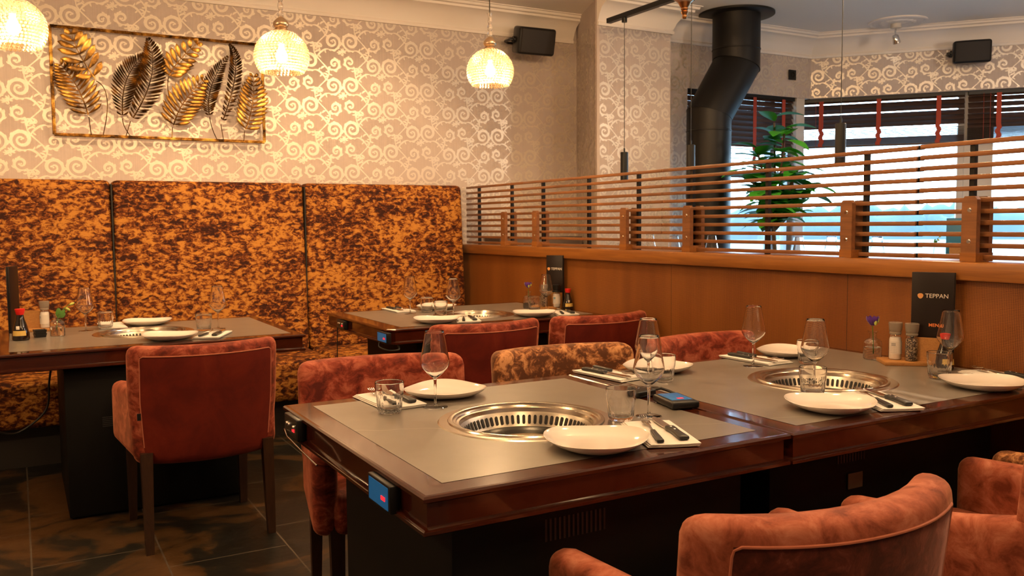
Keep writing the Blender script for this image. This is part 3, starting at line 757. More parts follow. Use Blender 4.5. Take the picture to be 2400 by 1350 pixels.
cg = make_chair('velvet_gold', 'velvet_gold', 'golden brown mottled velvet chair facing us behind the joined nearest tables'); cg.location = (1.740, 2.535, 0); cg.rotation_euler = (0, 0, PI - math.radians(5))
for proto, loc, rz, lab in (
    (c1, (1.060, 2.66, 0), PI - math.radians(9), 'red velvet chair facing us at the far left side of the nearest table'),
    (c1, (1.930, 3.875, 0), math.radians(1), 'red velvet chair seen from behind at the left front of the far corner table'),
    (c1, (2.590, 3.875, 0), math.radians(1), 'red velvet chair seen from behind at the far corner table, beside the partition'),
    (c1, (2.425, 2.51, 0), PI + math.radians(5), 'red velvet chair facing us behind the table that meets the partition'),
    (co, (2.075, 1.235, 0), math.radians(7), 'orange copper velvet chair at the right of the nearest one, showing its seat and arms'),
    (cg, (2.668, 1.24, 0), math.radians(2), 'golden brown velvet chair at the right edge, half hidden under the table')):
    c = copy_tree(proto); c.location = loc
    if proto is cg: c.scale = (.85, 1, 1)
    elif proto is co: c.scale = (1, 1, .98)
    c.rotation_euler = (0, 0, rz); c['label'] = lab
    if 'group' in c: del c['group']
    if proto is c1: c['group'] = GR
#--PART4--
# ------------------------------------------------------------------ tableware (one of each kind, then copies)
def make_plate():
    t = thing('plate', '', 'plate', group='white china plates on the tables')
    bm = B(); R0 = .122
    def rad(a): return 1 + .055 * math.cos(3 * (a - PI / 2)) + .012 * math.cos(2 * a)
    prof = [(0, .0045), (.45, .0045), (.62, .006), (.78, .011), (.92, .019), (.985, .0245), (1.0, .0262), (1.008, .0258), (1.0, .0240), (.93, .0165), (.80, .008), (.66, .0022), (.55, .0010), (.54, 0), (.50, 0), (.49, .001), (0, .001)]
    seg = 72; rings = []
    for r, z in prof:
        if r == 0: rings.append([bm.verts.new((0, 0, z))]); continue
        rg = []
        for i in range(seg):
            a = 2 * PI * i / seg; k = 1 + (rad(a) - 1) * min(1, (r / .5) ** 1.5) if r > .3 else 1
            lift = 1 + .10 * math.cos(3 * (a - PI / 2)) * max(0, r - .6) / .4
            rg.append(bm.verts.new((R0 * r * k * math.cos(a), R0 * r * k * math.sin(a), z * lift)))
        rings.append(rg)
    for a, b in zip(rings, rings[1:]):
        for i in range(seg):
            j = (i + 1) % seg
            if len(a) == 1: bm.faces.new([a[0], b[j], b[i]])
            elif len(b) == 1: bm.faces.new([a[i], a[j], b[0]])
            else: bm.faces.new([a[i], a[j], b[j], b[i]])
    o = obj('plate', bm, 'plate', None, 60)
    COL.objects.unlink(o); bpy.data.objects.remove(t); COL.objects.link(o); tag(o, 'white china plate', 'plate'); return o
def make_wine():
    t = thing('wine_glass', 'wine glass', 'wine glass')
    bm = B()
    lathe(bm, [(.0, .0815), (.0045, .0825), (.0105, .0875), (.0130, .0895), (.024, .0995), (.0360, .113), (.0410, .122), (.0425, .130), (.0412, .137), (.0370, .160), (.0315, .190), (.0275, .213), (.0265, .2185), (.0261, .2190), (.0256, .2185), (.0266, .212), (.0306, .189), (.0361, .159), (.0403, .1365), (.0415, .130), (.0400, .1228), (.0350, .1140), (.0235, .1010), (.0120, .0915), (.0050, .0880), (0, .0875)], 56)
    obj('bowl', bm, 'glass', t, 80)
    bm = B(); lathe(bm, [(.0, .0814), (.0044, .0818), (.0052, .0800), (.0048, .0775), (.0042, .072), (.0035, .055), (.0034, .030), (.0040, .012), (.0058, .0065), (.0075, .0045)], 20); obj('stem', bm, 'glass', t, 80)
    bm = B(); lathe(bm, [(0, .0055), (.008, .0045), (.020, .0028), (.0335, .0014), (.0350, .0008), (.0340, .0001), (.01, .0001), (0, .0001)], 48); obj('foot', bm, 'glass', t, 80)
    return t
def make_tumbler():
    t = thing('tumbler', 'tumbler', 'water glass')
    bm = B()
    fl = lambda a, r, z: 1 + (.030 * abs(math.cos(10 * a)) - .015 if .005 < z < .043 and r > .031 else 0)
    lathe(bm, [(0, .0008), (.026, .0004), (.0295, .0010), (.0322, .0060), (.0335, .0120), (.0348, .0250), (.0358, .0380), (.0362, .0440), (.0372, .0480), (.0385, .0530), (.0398, .0700), (.0402, .0850), (.0396, .0868), (.0386, .0873), (.0378, .0866), (.0380, .0850), (.0376, .0700), (.0363, .0540), (.0350, .0490), (.0340, .0440), (.0328, .0300), (.0312, .0180), (.0280, .0130), (.020, .0110), (0, .0105)], 160, f=fl)
    obj('glass_wall', bm, 'glass', t, 60)
    return t
def make_napkin():
    t = thing('napkin', 'napkin', 'napkin')
    bm = B()
    for k in range(3):
        z = .0006 + k * .0028; sft = .0025 * k
        rbox(bm, (sft, -sft, z + .0012), (.125 - k * .002, .250 - k * .003, .0022), .001, (6, 8, 1), lambda p: (p.x, p.y, p.z + .0006 * (1 + math.sin(p.x * 40 + p.y * 13))), seg=1)
    o = obj('napkin', bm, 'napkin', None, 50); bpy.data.objects.remove(t); tag(o, 'napkin', 'napkin'); return o
def make_knife():
    t = thing('steak_knife', 'knife', 'knife')
    bm = B(); poly = [(-.008, 0), (-.0125, .012), (-.0125, .075), (-.010, .100), (-.003, .120), (.002, .124), (.0085, .105), (.010, .070), (.0100, 0)]
    prism(bm, poly, -.0007, .0007); obj('blade', bm, 'blade', t, 0)
    bm = B()
    def hd(p):
        y = p.y; k = 1 + .10 * math.cos((y + .055) / .055 * PI) ; return (p.x * k + .001 * math.sin(y * 50), y, p.z * (1 - .15 * (y < -.04)))
    rbox(bm, (0, -.055, 0), (.0235, .112, .013), .0055, (2, 8, 1), hd); h = obj('handle', bm, 'handle', t)
    for y in (-.014, -.040):
        bm = B(); lathe(bm, [(0, .0074), (.0030, .0072), (.0036, .0062)], 14, (0, y, 0)); obj('rivet', bm, 'chrome', h)
    return t
def make_fork():
    t = thing('fork', 'fork', 'fork')
    bm = B()
    rbox(bm, (0, .035, 0), (.006, .075, .002), .001, (1, 4, 1), lambda p: (p.x * (1 + .8 * max(0, p.y / .04)), p.y, p.z + .003 * math.sin((p.y + .04) * 30)), seg=1)
    rbox(bm, (0, .082, .002), (.021, .028, .002), .001, (2, 3, 1), seg=1)
    for k in range(4): rbox(bm, (-.0083 + k * .00555, .116, .004), (.0030, .044, .0018), .0008, (1, 4, 1), lambda p: (p.x, p.y, p.z + .004 * (p.y / .022) ** 2), seg=1)
    obj('tines', bm, 'blade', t)
    bm = B(); rbox(bm, (0, -.055, 0), (.0155, .105, .010), .0045, (1, 6, 1), lambda p: (p.x * (1 - .12 * math.sin(p.y * 40)), p.y, p.z)); obj('handle', bm, 'handle', t)
    return t
PR = dict(plate=make_plate(), wine=make_wine(), tumbler=make_tumbler(), napkin=make_napkin(), knife=make_knife(), fork=make_fork())
UN = {}
GRP = dict(plate='white china plates', wine='empty wine glasses', tumbler='fluted water tumblers', napkin='folded paper napkins', knife='black handled steak knives', fork='black handled forks')
def put(kind, x, y, z, rz, label, tilt=None):
    o = PR[kind] if kind not in UN else copy_tree(PR[kind]); UN[kind] = 1
    o.location = (x, y, z); o.rotation_euler = (tilt[0] if tilt else 0, tilt[1] if tilt else 0, rz); o['label'] = label; o['group'] = GRP[kind]; return o
Z0 = ZT + .0008
D = math.radians
# plates
for x, y, rz, w in ((1.157, 1.655, D(30), 'at the front edge of the nearest table, closest to the camera'),
                    (1.119, 2.405, D(-20), 'at the far side of the nearest table, behind the tall wine glass'),
                    (1.947, 1.655, D(25), 'at the middle front of the joined tables, below the second grill'),
                    (2.598, 1.628, D(30), 'at the right end, cropped near the picture edge'),
                    (2.600, 2.425, D(-150), 'at the far side beyond the second grill, beside the partition'),
                    (1.940, 2.410, D(-140), 'behind the two overlapping wine glasses'),
                    (1.931, 4.245, D(30), 'at the front left of the far corner table'),
                    (2.537, 4.240, D(30), 'at the front right of the far corner table'),
                    (2.235, 4.920, D(0), 'at the back of the far corner table, half hidden by tumblers'),
                    (.591, 5.020, D(40), 'at the back of the left table, next to the banquette'),
                    (.601, 4.310, D(30), 'at the front of the left table, in front of its grill')):
    put('plate', x, y, Z0, rz, 'white china plate ' + w)
WG = 'empty clear wine glass '
for x, y, w in ((1.023, 2.262, 'on the nearest table left of its grill'), (1.464, 1.850, 'in the middle, front one of two overlapping glasses'), (1.723, 2.181, 'in the middle, rear one of two overlapping glasses'),
                (2.298, 2.305, 'beside the second grill, its foot on a napkin corner'), (2.139, 1.885, 'in front of the second grill, behind a tumbler'), (2.717, 1.823, 'in front of the soy bottle at the right'),
                (.290, 4.885, 'on the left table beside the green bud vase'), (.880, 4.603, 'on the left table right of its grill'), (1.994, 4.745, 'at the far left of the far corner table'),
                (2.113, 4.410, 'on the far corner table in front of its grill'), (2.739, 4.440, 'on the far corner table beside the purple flower')):
    put('wine', x, y, Z0, 0, WG + w)
TU = 'fluted clear water tumbler '
for x, y, w in ((.884, 2.262, 'at the far left of the nearest table'), (1.371, 1.850, 'on the nearest table, right of its grill'), (2.052, 1.815, 'in front of the second grill'),
                (2.503, 2.238, 'behind the second grill, by a plate'), (1.836, 2.244, 'in the middle, behind the wine glasses'), (2.632, 1.802, 'at the right, behind the cropped plate'),
                (.384, 4.932, 'at the back of the left table'), (.800, 4.549, 'on the left table right of its grill'), (2.115, 4.783, 'on the far corner table, the left of two'),
                (2.082, 4.513, 'on the far corner table, the right of two, behind a plate'), (2.680, 4.475, 'on the far corner table below the purple flower')):
    put('tumbler', x, y, Z0, 0, TU + w)
# settings: napkin with knife and fork; (x, y, rotation, knife offset, fork offset, words, far side?)
SET = ((1.352, 1.672, D(-22), 'at the front of the nearest table', 1),
       (.935, 2.405, D(2), 'at the far left of the nearest table', 1),
       (2.135, 1.648, D(-24), 'at the front of the table by the partition', 1),
       (2.405, 2.400, D(182), 'at the far side beside the second grill', 1),
       (1.748, 2.418, D(186), 'at the far side between the joined tables', 1),
       (2.805, 1.700, D(-18), 'at the right edge of the picture', 1),
       (2.735, 4.245, D(-20), 'at the front right of the far corner table', 1),
       (2.110, 4.240, D(-20), 'at the front of the far corner table', 1),
       (2.010, 4.960, D(180), 'at the back left of the far corner table', 1),
       (.800, 4.330, D(-25), 'at the front of the left table', 1),
       (.425, 5.030, D(180), 'at the back of the left table', 0))
for x, y, rz, w, cut in SET:
    put('napkin', x, y, Z0, rz, 'folded white paper napkin ' + w)
    if cut:
        c, s = math.cos(rz), math.sin(rz)
        def loc(u, v): return x + c * u - s * v, y + s * u + c * v
        kx, ky = loc(.030, .008); fx, fy = loc(-.018, -.012)
        put('knife', kx, ky, Z0 + .0155, rz + D(2), 'black handled steak knife on the napkin ' + w)
        put('fork', fx, fy, Z0 + .0145, rz + D(-6), 'black handled fork on the napkin ' + w)
# ------------------------------------------------------------------ condiments
def soy_bottle(x, y, z, label, s=1.0, rz=0):
    t = thing('soy_sauce_bottle', label, 'soy sauce bottle', (x, y, z), rz); t.scale = (s, s, s)
    bm = B(); lathe(bm, [(0, 0), (.029, 0), (.032, .004), (.031, .025), (.024, .060), (.016, .085), (.013, .100), (.0125, .108), (0, .108)], 40); obj('bottle_body', bm, 'soy', t)
    bm = B(); lathe(bm, [(.0135, .103), (.0150, .108), (.0185, .124), (.0185, .127), (0, .128)], 32); obj('cap', bm, 'red_cap', t)
    bm = B(); lathe(bm, [(.0318, .020), (.0300, .040)], 40, f=None); 
    for f in list(bm.faces):
        c = f.calc_center_median(); a = math.atan2(c.y, c.x)
        if not (-2.6 < a < -1.0): bm.faces.remove(f)
    obj('label', bm, 'gold_label', t)
    bm = B(); rbox(bm, (-.010, -.0265, .052), (.012, .002, .014), .0008, (1, 1, 1), seg=1); obj('emblem', bm, 'white_print', t)
    return t
soy_bottle(2.800, 1.900, Z0, 'black soy sauce bottle with red cap seen through a wine glass at right')
soy_bottle(2.893, 4.438, Z0, 'small soy sauce bottle with red cap at the far corner table')
soy_bottle(.003, 4.655, Z0, 'soy sauce bottle with red cap at the left end of the left table', 1.15)
def grinder(x, y, z, kind, label):
    t = thing('spice_grinder', label, 'grinder', (x, y, z), D(-60))
    body = {'pepper': 'pepper', 'salt': 'salt', 'white': 'white_plastic'}[kind]
    bm = B(); lathe(bm, [(0, .0012), (.0195, .0012), (.0205, .004), (.0205, .072), (.018, .080), (0, .080)], 32); obj('contents', bm, body, t)
    bm = B(); lathe(bm, [(0, 0), (.0215, 0), (.0225, .003), (.0222, .075), (.0195, .088), (.0175, .093)], 32); obj('jar', bm, 'glass_thin', t)
    bm = B(); lathe(bm, [(.0175, .090), (.0215, .093), (.0215, .099), (.0195, .101), (.0215, .104), (.0225, .110), (.0245, .128), (.0245, .134), (.0225, .1355), (.012, .1355), (0, .134)], 32); obj('cap', bm, 'black' if kind == 'white' else 'capg', t)
    if kind != 'pepper':
        bm = B(); lathe(bm, [(.0229, .020), (.0229, .066)], 48)
        for f in list(bm.faces):
            c = f.calc_center_median(); a = math.atan2(c.y, c.x)
            if not (-2.4 < a < .3): bm.faces.remove(f)
        lb = obj('label', bm, 'white_plastic', t)
        bm = B()
        for k in range(7):
            a0 = -1.6; zz = .060 - k * .0055
            if k < 2: w, mi = .45, .004
            else: w, mi = .7, .0012
            vs = [bm.verts.new((.0232 * math.cos(a), .0232 * math.sin(a), z_)) for a, z_ in ((a0 - w, zz), (a0 - w / 2, zz), (a0, zz), (a0 + w / 2, zz), (a0 + w / 2, zz - mi), (a0, zz - mi), (a0 - w / 2, zz - mi), (a0 - w, zz - mi))]
            bm.faces.new([vs[0], vs[1], vs[6], vs[7]]); bm.faces.new([vs[1], vs[2], vs[5], vs[6]]); bm.faces.new([vs[2], vs[3], vs[4], vs[5]])
        obj('print', bm, 'grey_print' if kind == 'salt' else 'blue_print', lb, 0)
    return t
M['capg'] = mat('grinder_cap', (.42, .36, .30), .12, trans=.55)
def vase(x, y, z, label):
    t = thing('bud_vase', label, 'vase', (x, y, z))
    bm = B(); lathe(bm, [(0, .0004), (.030, .0004), (.033, .003), (.0335, .010), (.0335, .058), (.031, .068), (.024, .075), (.0155, .079), (.0145, .084), (.0145, .100), (.0185, .104), (.0185, .106), (.0165, .1065)], 40); obj('vase_wall', bm, 'glass_thin', t)
    bm = B(); lathe(bm, [(0, .002), (.031, .002), (.0325, .006), (.0325, .045), (0, .045)], 40); obj('water', bm, 'water', t)
    return t
def flower(x, y, z, label, kind):
    t = thing('flower', label, 'flower', (x, y, z))
    bm = B()
    if kind == 'purple':
        tube(bm, [(.004, 0, .022), (.003, 0, .06), (0, 0, .10), (0, .002, .125)], .0017, 6); obj('stem', bm, 'green', t)
        bm = B()
        for k in range(9):
            a = 2 * PI * k / 9; ri = .6 if k % 2 else 1
            for j in range(1):
                pts = []
                g = []
                for u in range(5):
                    row = []
                    for v in range(5):
                        h_ = u / 4; wv = (v / 4 - .5) * (1.25 - .2 * h_); rr = (.006 + .018 * math.sin(h_ * 1.9)) * (.75 + .25 * ri)
                        row.append(bm.verts.new((rr * math.cos(a + wv), .002 + rr * math.sin(a + wv), .128 + .032 * h_ * (.85 + .15 * ri) + .003 * math.sin(v * 2))))
                    g.append(row)
                for u in range(4):
                    for v in range(4): bm.faces.new([g[u][v], g[u + 1][v], g[u + 1][v + 1], g[u][v + 1]])
        bmesh.ops.remove_doubles(bm, verts=bm.verts, dist=1e-6); obj('petals', bm, 'purple', t, 80)
        for (dx, dy, dz) in ((-.006, -.016, .138), (.008, -.014, .146)):
            bm = B(); lathe(bm, [(0, -.009), (.004, -.007), (.006, 0), (.0045, .007), (0, .010)], 12, (dx, dy, dz)); obj('bud', bm, 'bud', t)
    else:
        tube(bm, [(-.005, 0, .03), (.002, 0, .08), (.012, 0, .108), (.035, 0, .135), (.058, 0, .150)], .0018, 6)
        tube(bm, [(.030, 0, .130), (.046, 0, .128), (.056, 0, .122)], .0013, 6); obj('stem', bm, 'green', t)
        for (dx, dz, an) in ((.066, .152, -1.2), (.048, .127, -2.2)):
            bm = B(); lathe(bm, [(0, -.013), (.005, -.008), (.0065, 0), (.004, .009), (0, .014)], 12, M4=T((dx, 0, dz)) @ RY(-an)); obj('bud', bm, 'bud', t)
        for (x0, z0, an, ln) in ((.004, .085, .9, .05), (.0, .09, 1.3, .045), (.01, .10, 1.7, .035), (.006, .09, .5, .035)):
            bm = B(); g = []
            for u in range(7):
                w = .012 * math.sin(PI * (u + .3) / 6.6); s = u / 6 * ln
                cx = x0 + math.cos(an) * s; cz = z0 + math.sin(an) * s
                g.append([bm.verts.new((cx - math.sin(an) * w * k, -.004 + .004 * abs(k), cz + math.cos(an) * w * k)) for k in (-1, 0, 1)])
            for u in range(6):
                for v in (0, 1): bm.faces.new([g[u][v], g[u + 1][v], g[u + 1][v + 1], g[u][v + 1]])
            obj('leaf', bm, 'green', t, 80)
    return t
vase(2.795, 2.190, Z0, 'small clear glass bottle vase on the table by the partition'); flower(2.795, 2.190, Z0, 'purple flower with two green buds in a glass vase', 'purple')
vase(2.735, 4.640, Z0, 'small clear bottle vase on the far corner table'); flower(2.735, 4.640, Z0, 'dark purple flower in a vase on the far corner table', 'purple')
vase(.158, 4.735, Z0, 'clear bottle vase at the left end of the left table'); flower(.158, 4.735, Z0, 'drooping sprig with pale green buds and leaves on the left table', 'green')
# wooden condiment rack with menu
def rack(loc, rz, label, bx=(.0, .04, 0)):
    t = thing('condiment_rack', label, 'condiment rack', loc, rz)
    bm = B(); rbox(bm, (0, 0, .007), (.150, .125, .014), .002, (1, 1, 1), seg=1); obj('tray', bm, 'tray_wood', t)
    M4 = RZ(-rz) @ T((bx[0] - loc[0], bx[1] - loc[1], 0)) @ RZ(bx[2])
    bm = B()
    for q_ in ((-.055, .055, -.019, -.009), (-.055, .055, .026, .034), (-.055, -.047, -.009, .026), (.047, .055, -.009, .026)): box(bm, *q_, .001, .100, M4=M4)
    obj('menu_box', bm, 'tray_wood', t, 0)
    return t
def menu(loc, rz, label, lean=0, w=.125, h=.315, words=True, cover='menu', n=2):
    t = thing('menu', label, 'menu', loc, rz); t.rotation_euler = (lean, 0, rz)
    for k in range(n):
        bm = B(); rbox(bm, (.002 * k, .0045 + k * .0085, h / 2), (w, .0075, h), .0015, (1, 1, 1), seg=1); c = obj('cover' if k == 0 else 'inner_pages', bm, cover if k == 0 else 'menu_edge', t)
        if k == 0: cv = c
    if words:
        up = T((0, .0005, 0)) @ RX(PI / 2)
        text_obj('shop_name', 'TEPPAN', .0215, 'white_print', cv, T((.014, .0003, h * .745)) @ RX(PI / 2))
        bm = B(); lathe(bm, [(0, .0006), (.0095, .0006), (.0095, 0)], 24, f=lambda a, r, z: 1 + .06 * math.sin(3 * a), M4=T((-.040, .0006, h * .745)) @ RX(PI / 2)); 
        em = obj('emblem', bm, 'tan_print', cv)
        bm = B(); pts = [Vector((-.040 + .0048 * (1 - k / 22) * math.cos(k * .5), -.0004, h * .745 + .0048 * (1 - k / 22) * math.sin(k * .5))) for k in range(20)]; tube(bm, pts, .0006, 5); obj('emblem_swirl', bm, 'orange_print', em)
        text_obj('menu_word', 'MENU', .0165, 'orange_print', cv, T((.012, .0003, h * .43)) @ RX(PI / 2), bold=True)
    return t
RZ_P = D(-50)
rack((2.795, 2.062, Z0), D(-38), 'wooden condiment tray with menu box beside the partition', (2.848, 1.984, D(-64)))
menu((2.848, 1.984, Z0 + .001), D(-64), 'tall black menu with orange MENU lettering leaning by the partition at right', lean=0, h=.333, w=.140)
grinder(2.785, 2.085, Z0 + .015, 'salt', 'salt grinder with printed label on the wooden tray at right')
grinder(2.800, 2.028, Z0 + .015, 'pepper', 'pepper grinder on the wooden tray at right')
rack((2.800, 4.545, Z0), D(-70), 'dark wooden condiment tray on the far corner table', (2.862, 4.540, D(-62)))
menu((2.862, 4.540, Z0 + .001), D(-62), 'slim black menu standing on the far corner table against the partition', h=.325, w=.115)
grinder(2.790, 4.545, Z0 + .015, 'pepper', 'pepper grinder on the far corner table')
grinder(2.845, 4.490, Z0 + .015, 'white', 'white salt grinder with black cap on the far corner table')
rack((.075, 5.045, Z0), D(-10), 'pale wooden condiment tray on the left table', (.04, 5.06, D(-10)))
grinder(.112, 5.020, Z0 + .015, 'salt', 'white salt grinder with blue printed label on the left table')
menu((-.015, 5.03, Z0 + .0), D(72), 'tall black menu seen edge-on at the left picture edge', words=False, n=2, h=.33)
bm = B()
def hollow(bm, c, s, h, th): 
    x, y, z = c
    pr = [(0, 0), (s * .42, 0), (s * .5, h), (s * .5 - th, h), (s * .42 - th, th), (0, th)]
    lathe(bm, pr, 4, c, M4=None)
lathe(bm, [(0, 0), (.030, 0), (.036, .018), (.033, .018), (.028, .004), (0, .004)], 4, (0, 0, 0), M4=RZ(PI / 4)); lathe(bm, [(0, .015), (.030, .015), (.037, .036), (.034, .036), (.028, .019), (0, .019)], 4, (0, 0, 0), M4=RZ(PI / 4))
o = tag(obj('sauce_dish', bm, 'black', None, 20), 'stacked black square sauce dishes beside the soy bottle on the left table', 'dish'); o.location = (.082, 4.735, Z0); o.rotation_euler = (0, 0, .2)
bm = B(); lathe(bm, [(0, 0), (.028, 0), (.036, .030), (.033, .030), (.026, .004), (0, .004)], 4, (0, 0, 0), M4=RZ(PI / 4))
o = tag(obj('sauce_dish', bm, 'black', None, 20), 'black square sauce dish behind the purple flower on the far corner table', 'dish'); o.location = (2.78, 4.70, Z0)
# remote control unit and its cable box
t = thing('remote_control', 'black remote control with a blue screen lying between the two joined tables', 'remote control', (1.620, 1.925, Z0), D(-14))
bm = B(); rbox(bm, (0, 0, .012), (.085, .135, .022), .008, (1, 1, 1)); obj('housing', bm, 'black', t)
bm = B(); rbox(bm, (0, .006, .0235), (.062, .095, .0012), .0005, (1, 1, 1), seg=1); s = obj('display', bm, 'screen', t)
bm = B(); rbox(bm, (.002, -.024, .0246), (.018, .012, .0008), .0003, (1, 1, 1), seg=1); obj('red_digits', bm, 'red_led', s)
t = thing('adapter', 'black cable adapter lying behind the remote control', 'adapter', (1.640, 2.085, Z0), D(12))
bm = B(); rbox(bm, (-.02, 0, .010), (.085, .045, .019), .006, (1, 1, 1)); obj('housing', bm, 'black', t)
bm = B(); tube(bm, [(.015, 0, .010), (.035, .0, .012), (.052, -.015, .016), (.060, -.040, .010), (.055, -.065, .006), (.035, -.085, .008)], .0045, 8); obj('cord', bm, 'cord', t)
#--PART5--
# ------------------------------------------------------------------ crystal globe pendants
def globe(loc, label):
    t = thing('pendant_lamp', label, 'pendant lamp', loc, 0, 'crystal globe pendants')
    x, y, z = loc; RG = .125
    bm = B(); ico = []
    tmp = bmesh.new(); bmesh.ops.create_icosphere(tmp, subdivisions=1, radius=1); vv = [v.co.copy() for v in tmp.verts]; ff = [[v.index for v in f.verts] for f in tmp.faces]; tmp.free()
    rows_ = 17
    for i in range(rows_):
        th = math.radians(22 + (128 - 22) * i / (rows_ - 1)); rr = RG * math.sin(th); zz = RG * math.cos(th) * .95; n = max(10, int(2 * PI * rr / .0165))
        for k in range(n):
            a = 2 * PI * (k + .5 * (i % 2)) / n; c = Vector((rr * math.cos(a), rr * math.sin(a), zz)); s = .0084 * (1 + .1 * math.sin(k * 7.3 + i))
            vs = [bm.verts.new(c + v * s) for v in vv]
            for f in ff: bm.faces.new([vs[j] for j in f])
    o = obj('crystal_bead_shade', bm, 'bead', t, 0, norm=False)
    bm = B(); tmp = None
    for i in range(0, rows_ - 1):
        th = math.radians(22 + (128 - 22) * (i + .5) / (rows_ - 1)); rr = RG * math.sin(th) * .985; zz = RG * math.cos(th) * .95
        pts = [(rr * math.cos(2 * PI * k / 40), rr * math.sin(2 * PI * k / 40), zz) for k in range(40)]
        tube(bm, pts, .0011, 4, closed=True)
    obj('wire_ring_frame', bm, 'lamp_metal', t)
    bm = B(); lathe(bm, [(0, .190), (.008, .190), (.012, .186), (.022, .178), (.036, .162), (.038, .152), (.034, .142), (.026, .134), (.044, .119), (0, .126)], 32); obj('metal_cap', bm, 'lamp_metal', t)
    bm = B(); lathe(bm, [(.009, .188), (.013, .194), (.014, .205), (.010, .214), (.008, .219), (.012, .226), (.015, .238), (.012, .252), (.008, .258), (.011, .266), (.013, .274), (.010, .288), (.009, .300), (.015, .318), (.013, .319), (.007, .30), (0, .298)], 24); obj('glass_stem', bm, 'crystal', t)
    bm = B(); tube(bm, [(0, 0, .30), (0, 0, CE - z - .03)], .0032, 8); obj('cord', bm, 'cord', t)
    bm = B(); lathe(bm, [(0, CE - z), (.05, CE - z), (.05, CE - z - .022), (0, CE - z - .026)], 24); obj('ceiling_rose', bm, 'lamp_metal', t)
    bm = B(); lathe(bm, [(0, -.030), (.018, -.024), (.027, -.008), (.027, .008), (.018, .028), (.012, .042), (.012, .06), (0, .06)], 20); obj('bulb', bm, 'bulb', t)
    light('bulb_light', 'POINT', (0, 0, -.045), 27, size=.035, parent=t)
    return t
g0 = globe((.030, 4.30, 2.120), 'leftmost of three crystal bead globe pendants, cropped by the left picture edge')
for loc, w in (((1.165, 4.32, 2.102), 'middle of three crystal bead globe pendants, overlapping the fern wall art frame'), ((2.340, 4.37, 2.128), 'rightmost of three crystal bead globe pendants, beside the loudspeaker')):
    c = copy_tree(g0); c.location = loc; c['label'] = w
    for ch in g0.children:
        pass
# chandelier tip
t = thing('chandelier', 'glass chandelier bowl with a turned brass finial cropped by the top edge', 'chandelier', (2.70, 3.16, 2.205))
bm = B(); lathe(bm, [(0, 0), (.008, .002), (.012, .010), (.010, .018), (.014, .024), (.017, .032), (.013, .038), (.018, .044), (.0155, .050), (.022, .058), (.030, .074), (.05, .092)], 28); obj('finial', bm, 'brass', t)
bm = B(); lathe(bm, [(.03, .074), (.060, .098), (.12, .118), (.19, .150), (.24, .21), (.25, .26), (.245, .26), (.22, .20), (.15, .145), (.06, .108), (.03, .09)], 64, f=lambda a, r, z: 1 + .02 * math.cos(24 * a)); obj('glass_bowl', bm, 'crystal', t)
bm = B(); lathe(bm, [(.255, .25), (.262, .262), (.255, .274), (.245, .262)], 64, close=True); tube(bm, [(0, 0, .09), (0, 0, CE - 2.205)], .012, 10); obj('brass_ring', bm, 'brass', t)
light('chandelier_light', 'POINT', (0, 0, .40), 50, size=.06, parent=t)
# ------------------------------------------------------------------ track and cylinder pendants
t = thing('ceiling_track', 'straight black lighting track fixed under the ceiling at the upper right', 'lighting track', (3.60, 3.0, 2.66))
bm = B(); box(bm, -.018, .018, -2.2, 2.0, -.016, .016); obj('track_rail', bm, 'black', t, 0)
for y in (-1.6, .2, 1.2):
    bm = B(); tube(bm, [(0, y, .016), (0, y, CE - 2.66)], .0015, 5); obj('suspension_wire', bm, 'cord', t)
def cyl(loc, label, h=.200, r=.0262):
    t = thing('cylinder_pendant', label, 'pendant lamp', loc, 0, 'black cylinder pendants')
    bm = B(); lathe(bm, [(0, 0), (r - .004, 0), (r, .002), (r, h - .003), (r - .003, h), (.006, h), (.006, h + .025), (0, h + .025)], 28); obj('cylinder', bm, 'black', t)
    bm = B(); tube(bm, [(0, 0, h + .02), (0, 0, 2.64 - loc[2])], .0022, 6); obj('cord', bm, 'cord', t)
    bm = B(); lathe(bm, [(0, .0), (.018, 0), (.018, .030), (0, .030)], 16, (0, 0, 2.616 - loc[2])); obj('adapter', bm, 'black', t)
    return t
k0 = cyl((3.60, 4.82, 1.558), 'black cylinder pendant in front of the wallpapered pillar, farthest of three')
for loc, w in (((3.60, 4.15, 1.552), 'black cylinder pendant in front of the stove pipe, middle of three'), ((3.60, 3.035, 1.566), 'black cylinder pendant in front of the bay window blinds, nearest of three')):
    c = copy_tree(k0); c.location = loc; c['label'] = w
# ------------------------------------------------------------------ stove pipe
t = thing('stove_pipe', 'large black stove pipe with an elbow rising to a flange at the ceiling', 'stove pipe', (4.69, 5.20, 0))
def pipe(bm, p0, p1, r0, r1, n0, n1, seg=40):
    p0, p1 = Vector(p0), Vector(p1); d = (p1 - p0).normalized(); sd = Vector((0, 1, 0)); w = d.cross(sd).normalized(); rr = []
    for p, r, nn in ((p0, r0, n0), (p1, r1, n1)):
        ring = []
        for k in range(seg):
            a = 2 * PI * k / seg; q_ = p + sd * r * math.cos(a) + w * r * math.sin(a)
            if nn is not None:
                nv = Vector(nn); tt = (p - q_).dot(nv) / d.dot(nv); q_ = q_ + d * tt
            ring.append(bm.verts.new(q_))
        rr.append(ring)
    for k in range(seg): bm.faces.new([rr[0][k], rr[0][(k + 1) % seg], rr[1][(k + 1) % seg], rr[1][k]])
PA = [(0, 0, 0.75), (0, 0, 2.10), (.275, 0, 2.50), (.275, 0, CE)]
m1 = (Vector((0, 0, 1)) + (Vector(PA[2]) - Vector(PA[1])).normalized()).normalized()
bm = B(); pipe(bm, PA[0], PA[1], .170, .170, None, m1); pipe(bm, PA[1], PA[2], .1725, .178, m1, m1); pipe(bm, PA[2], PA[3], .183, .183, m1, None)
obj('pipe', bm, 'stovepipe', t, 40)
bm = B()
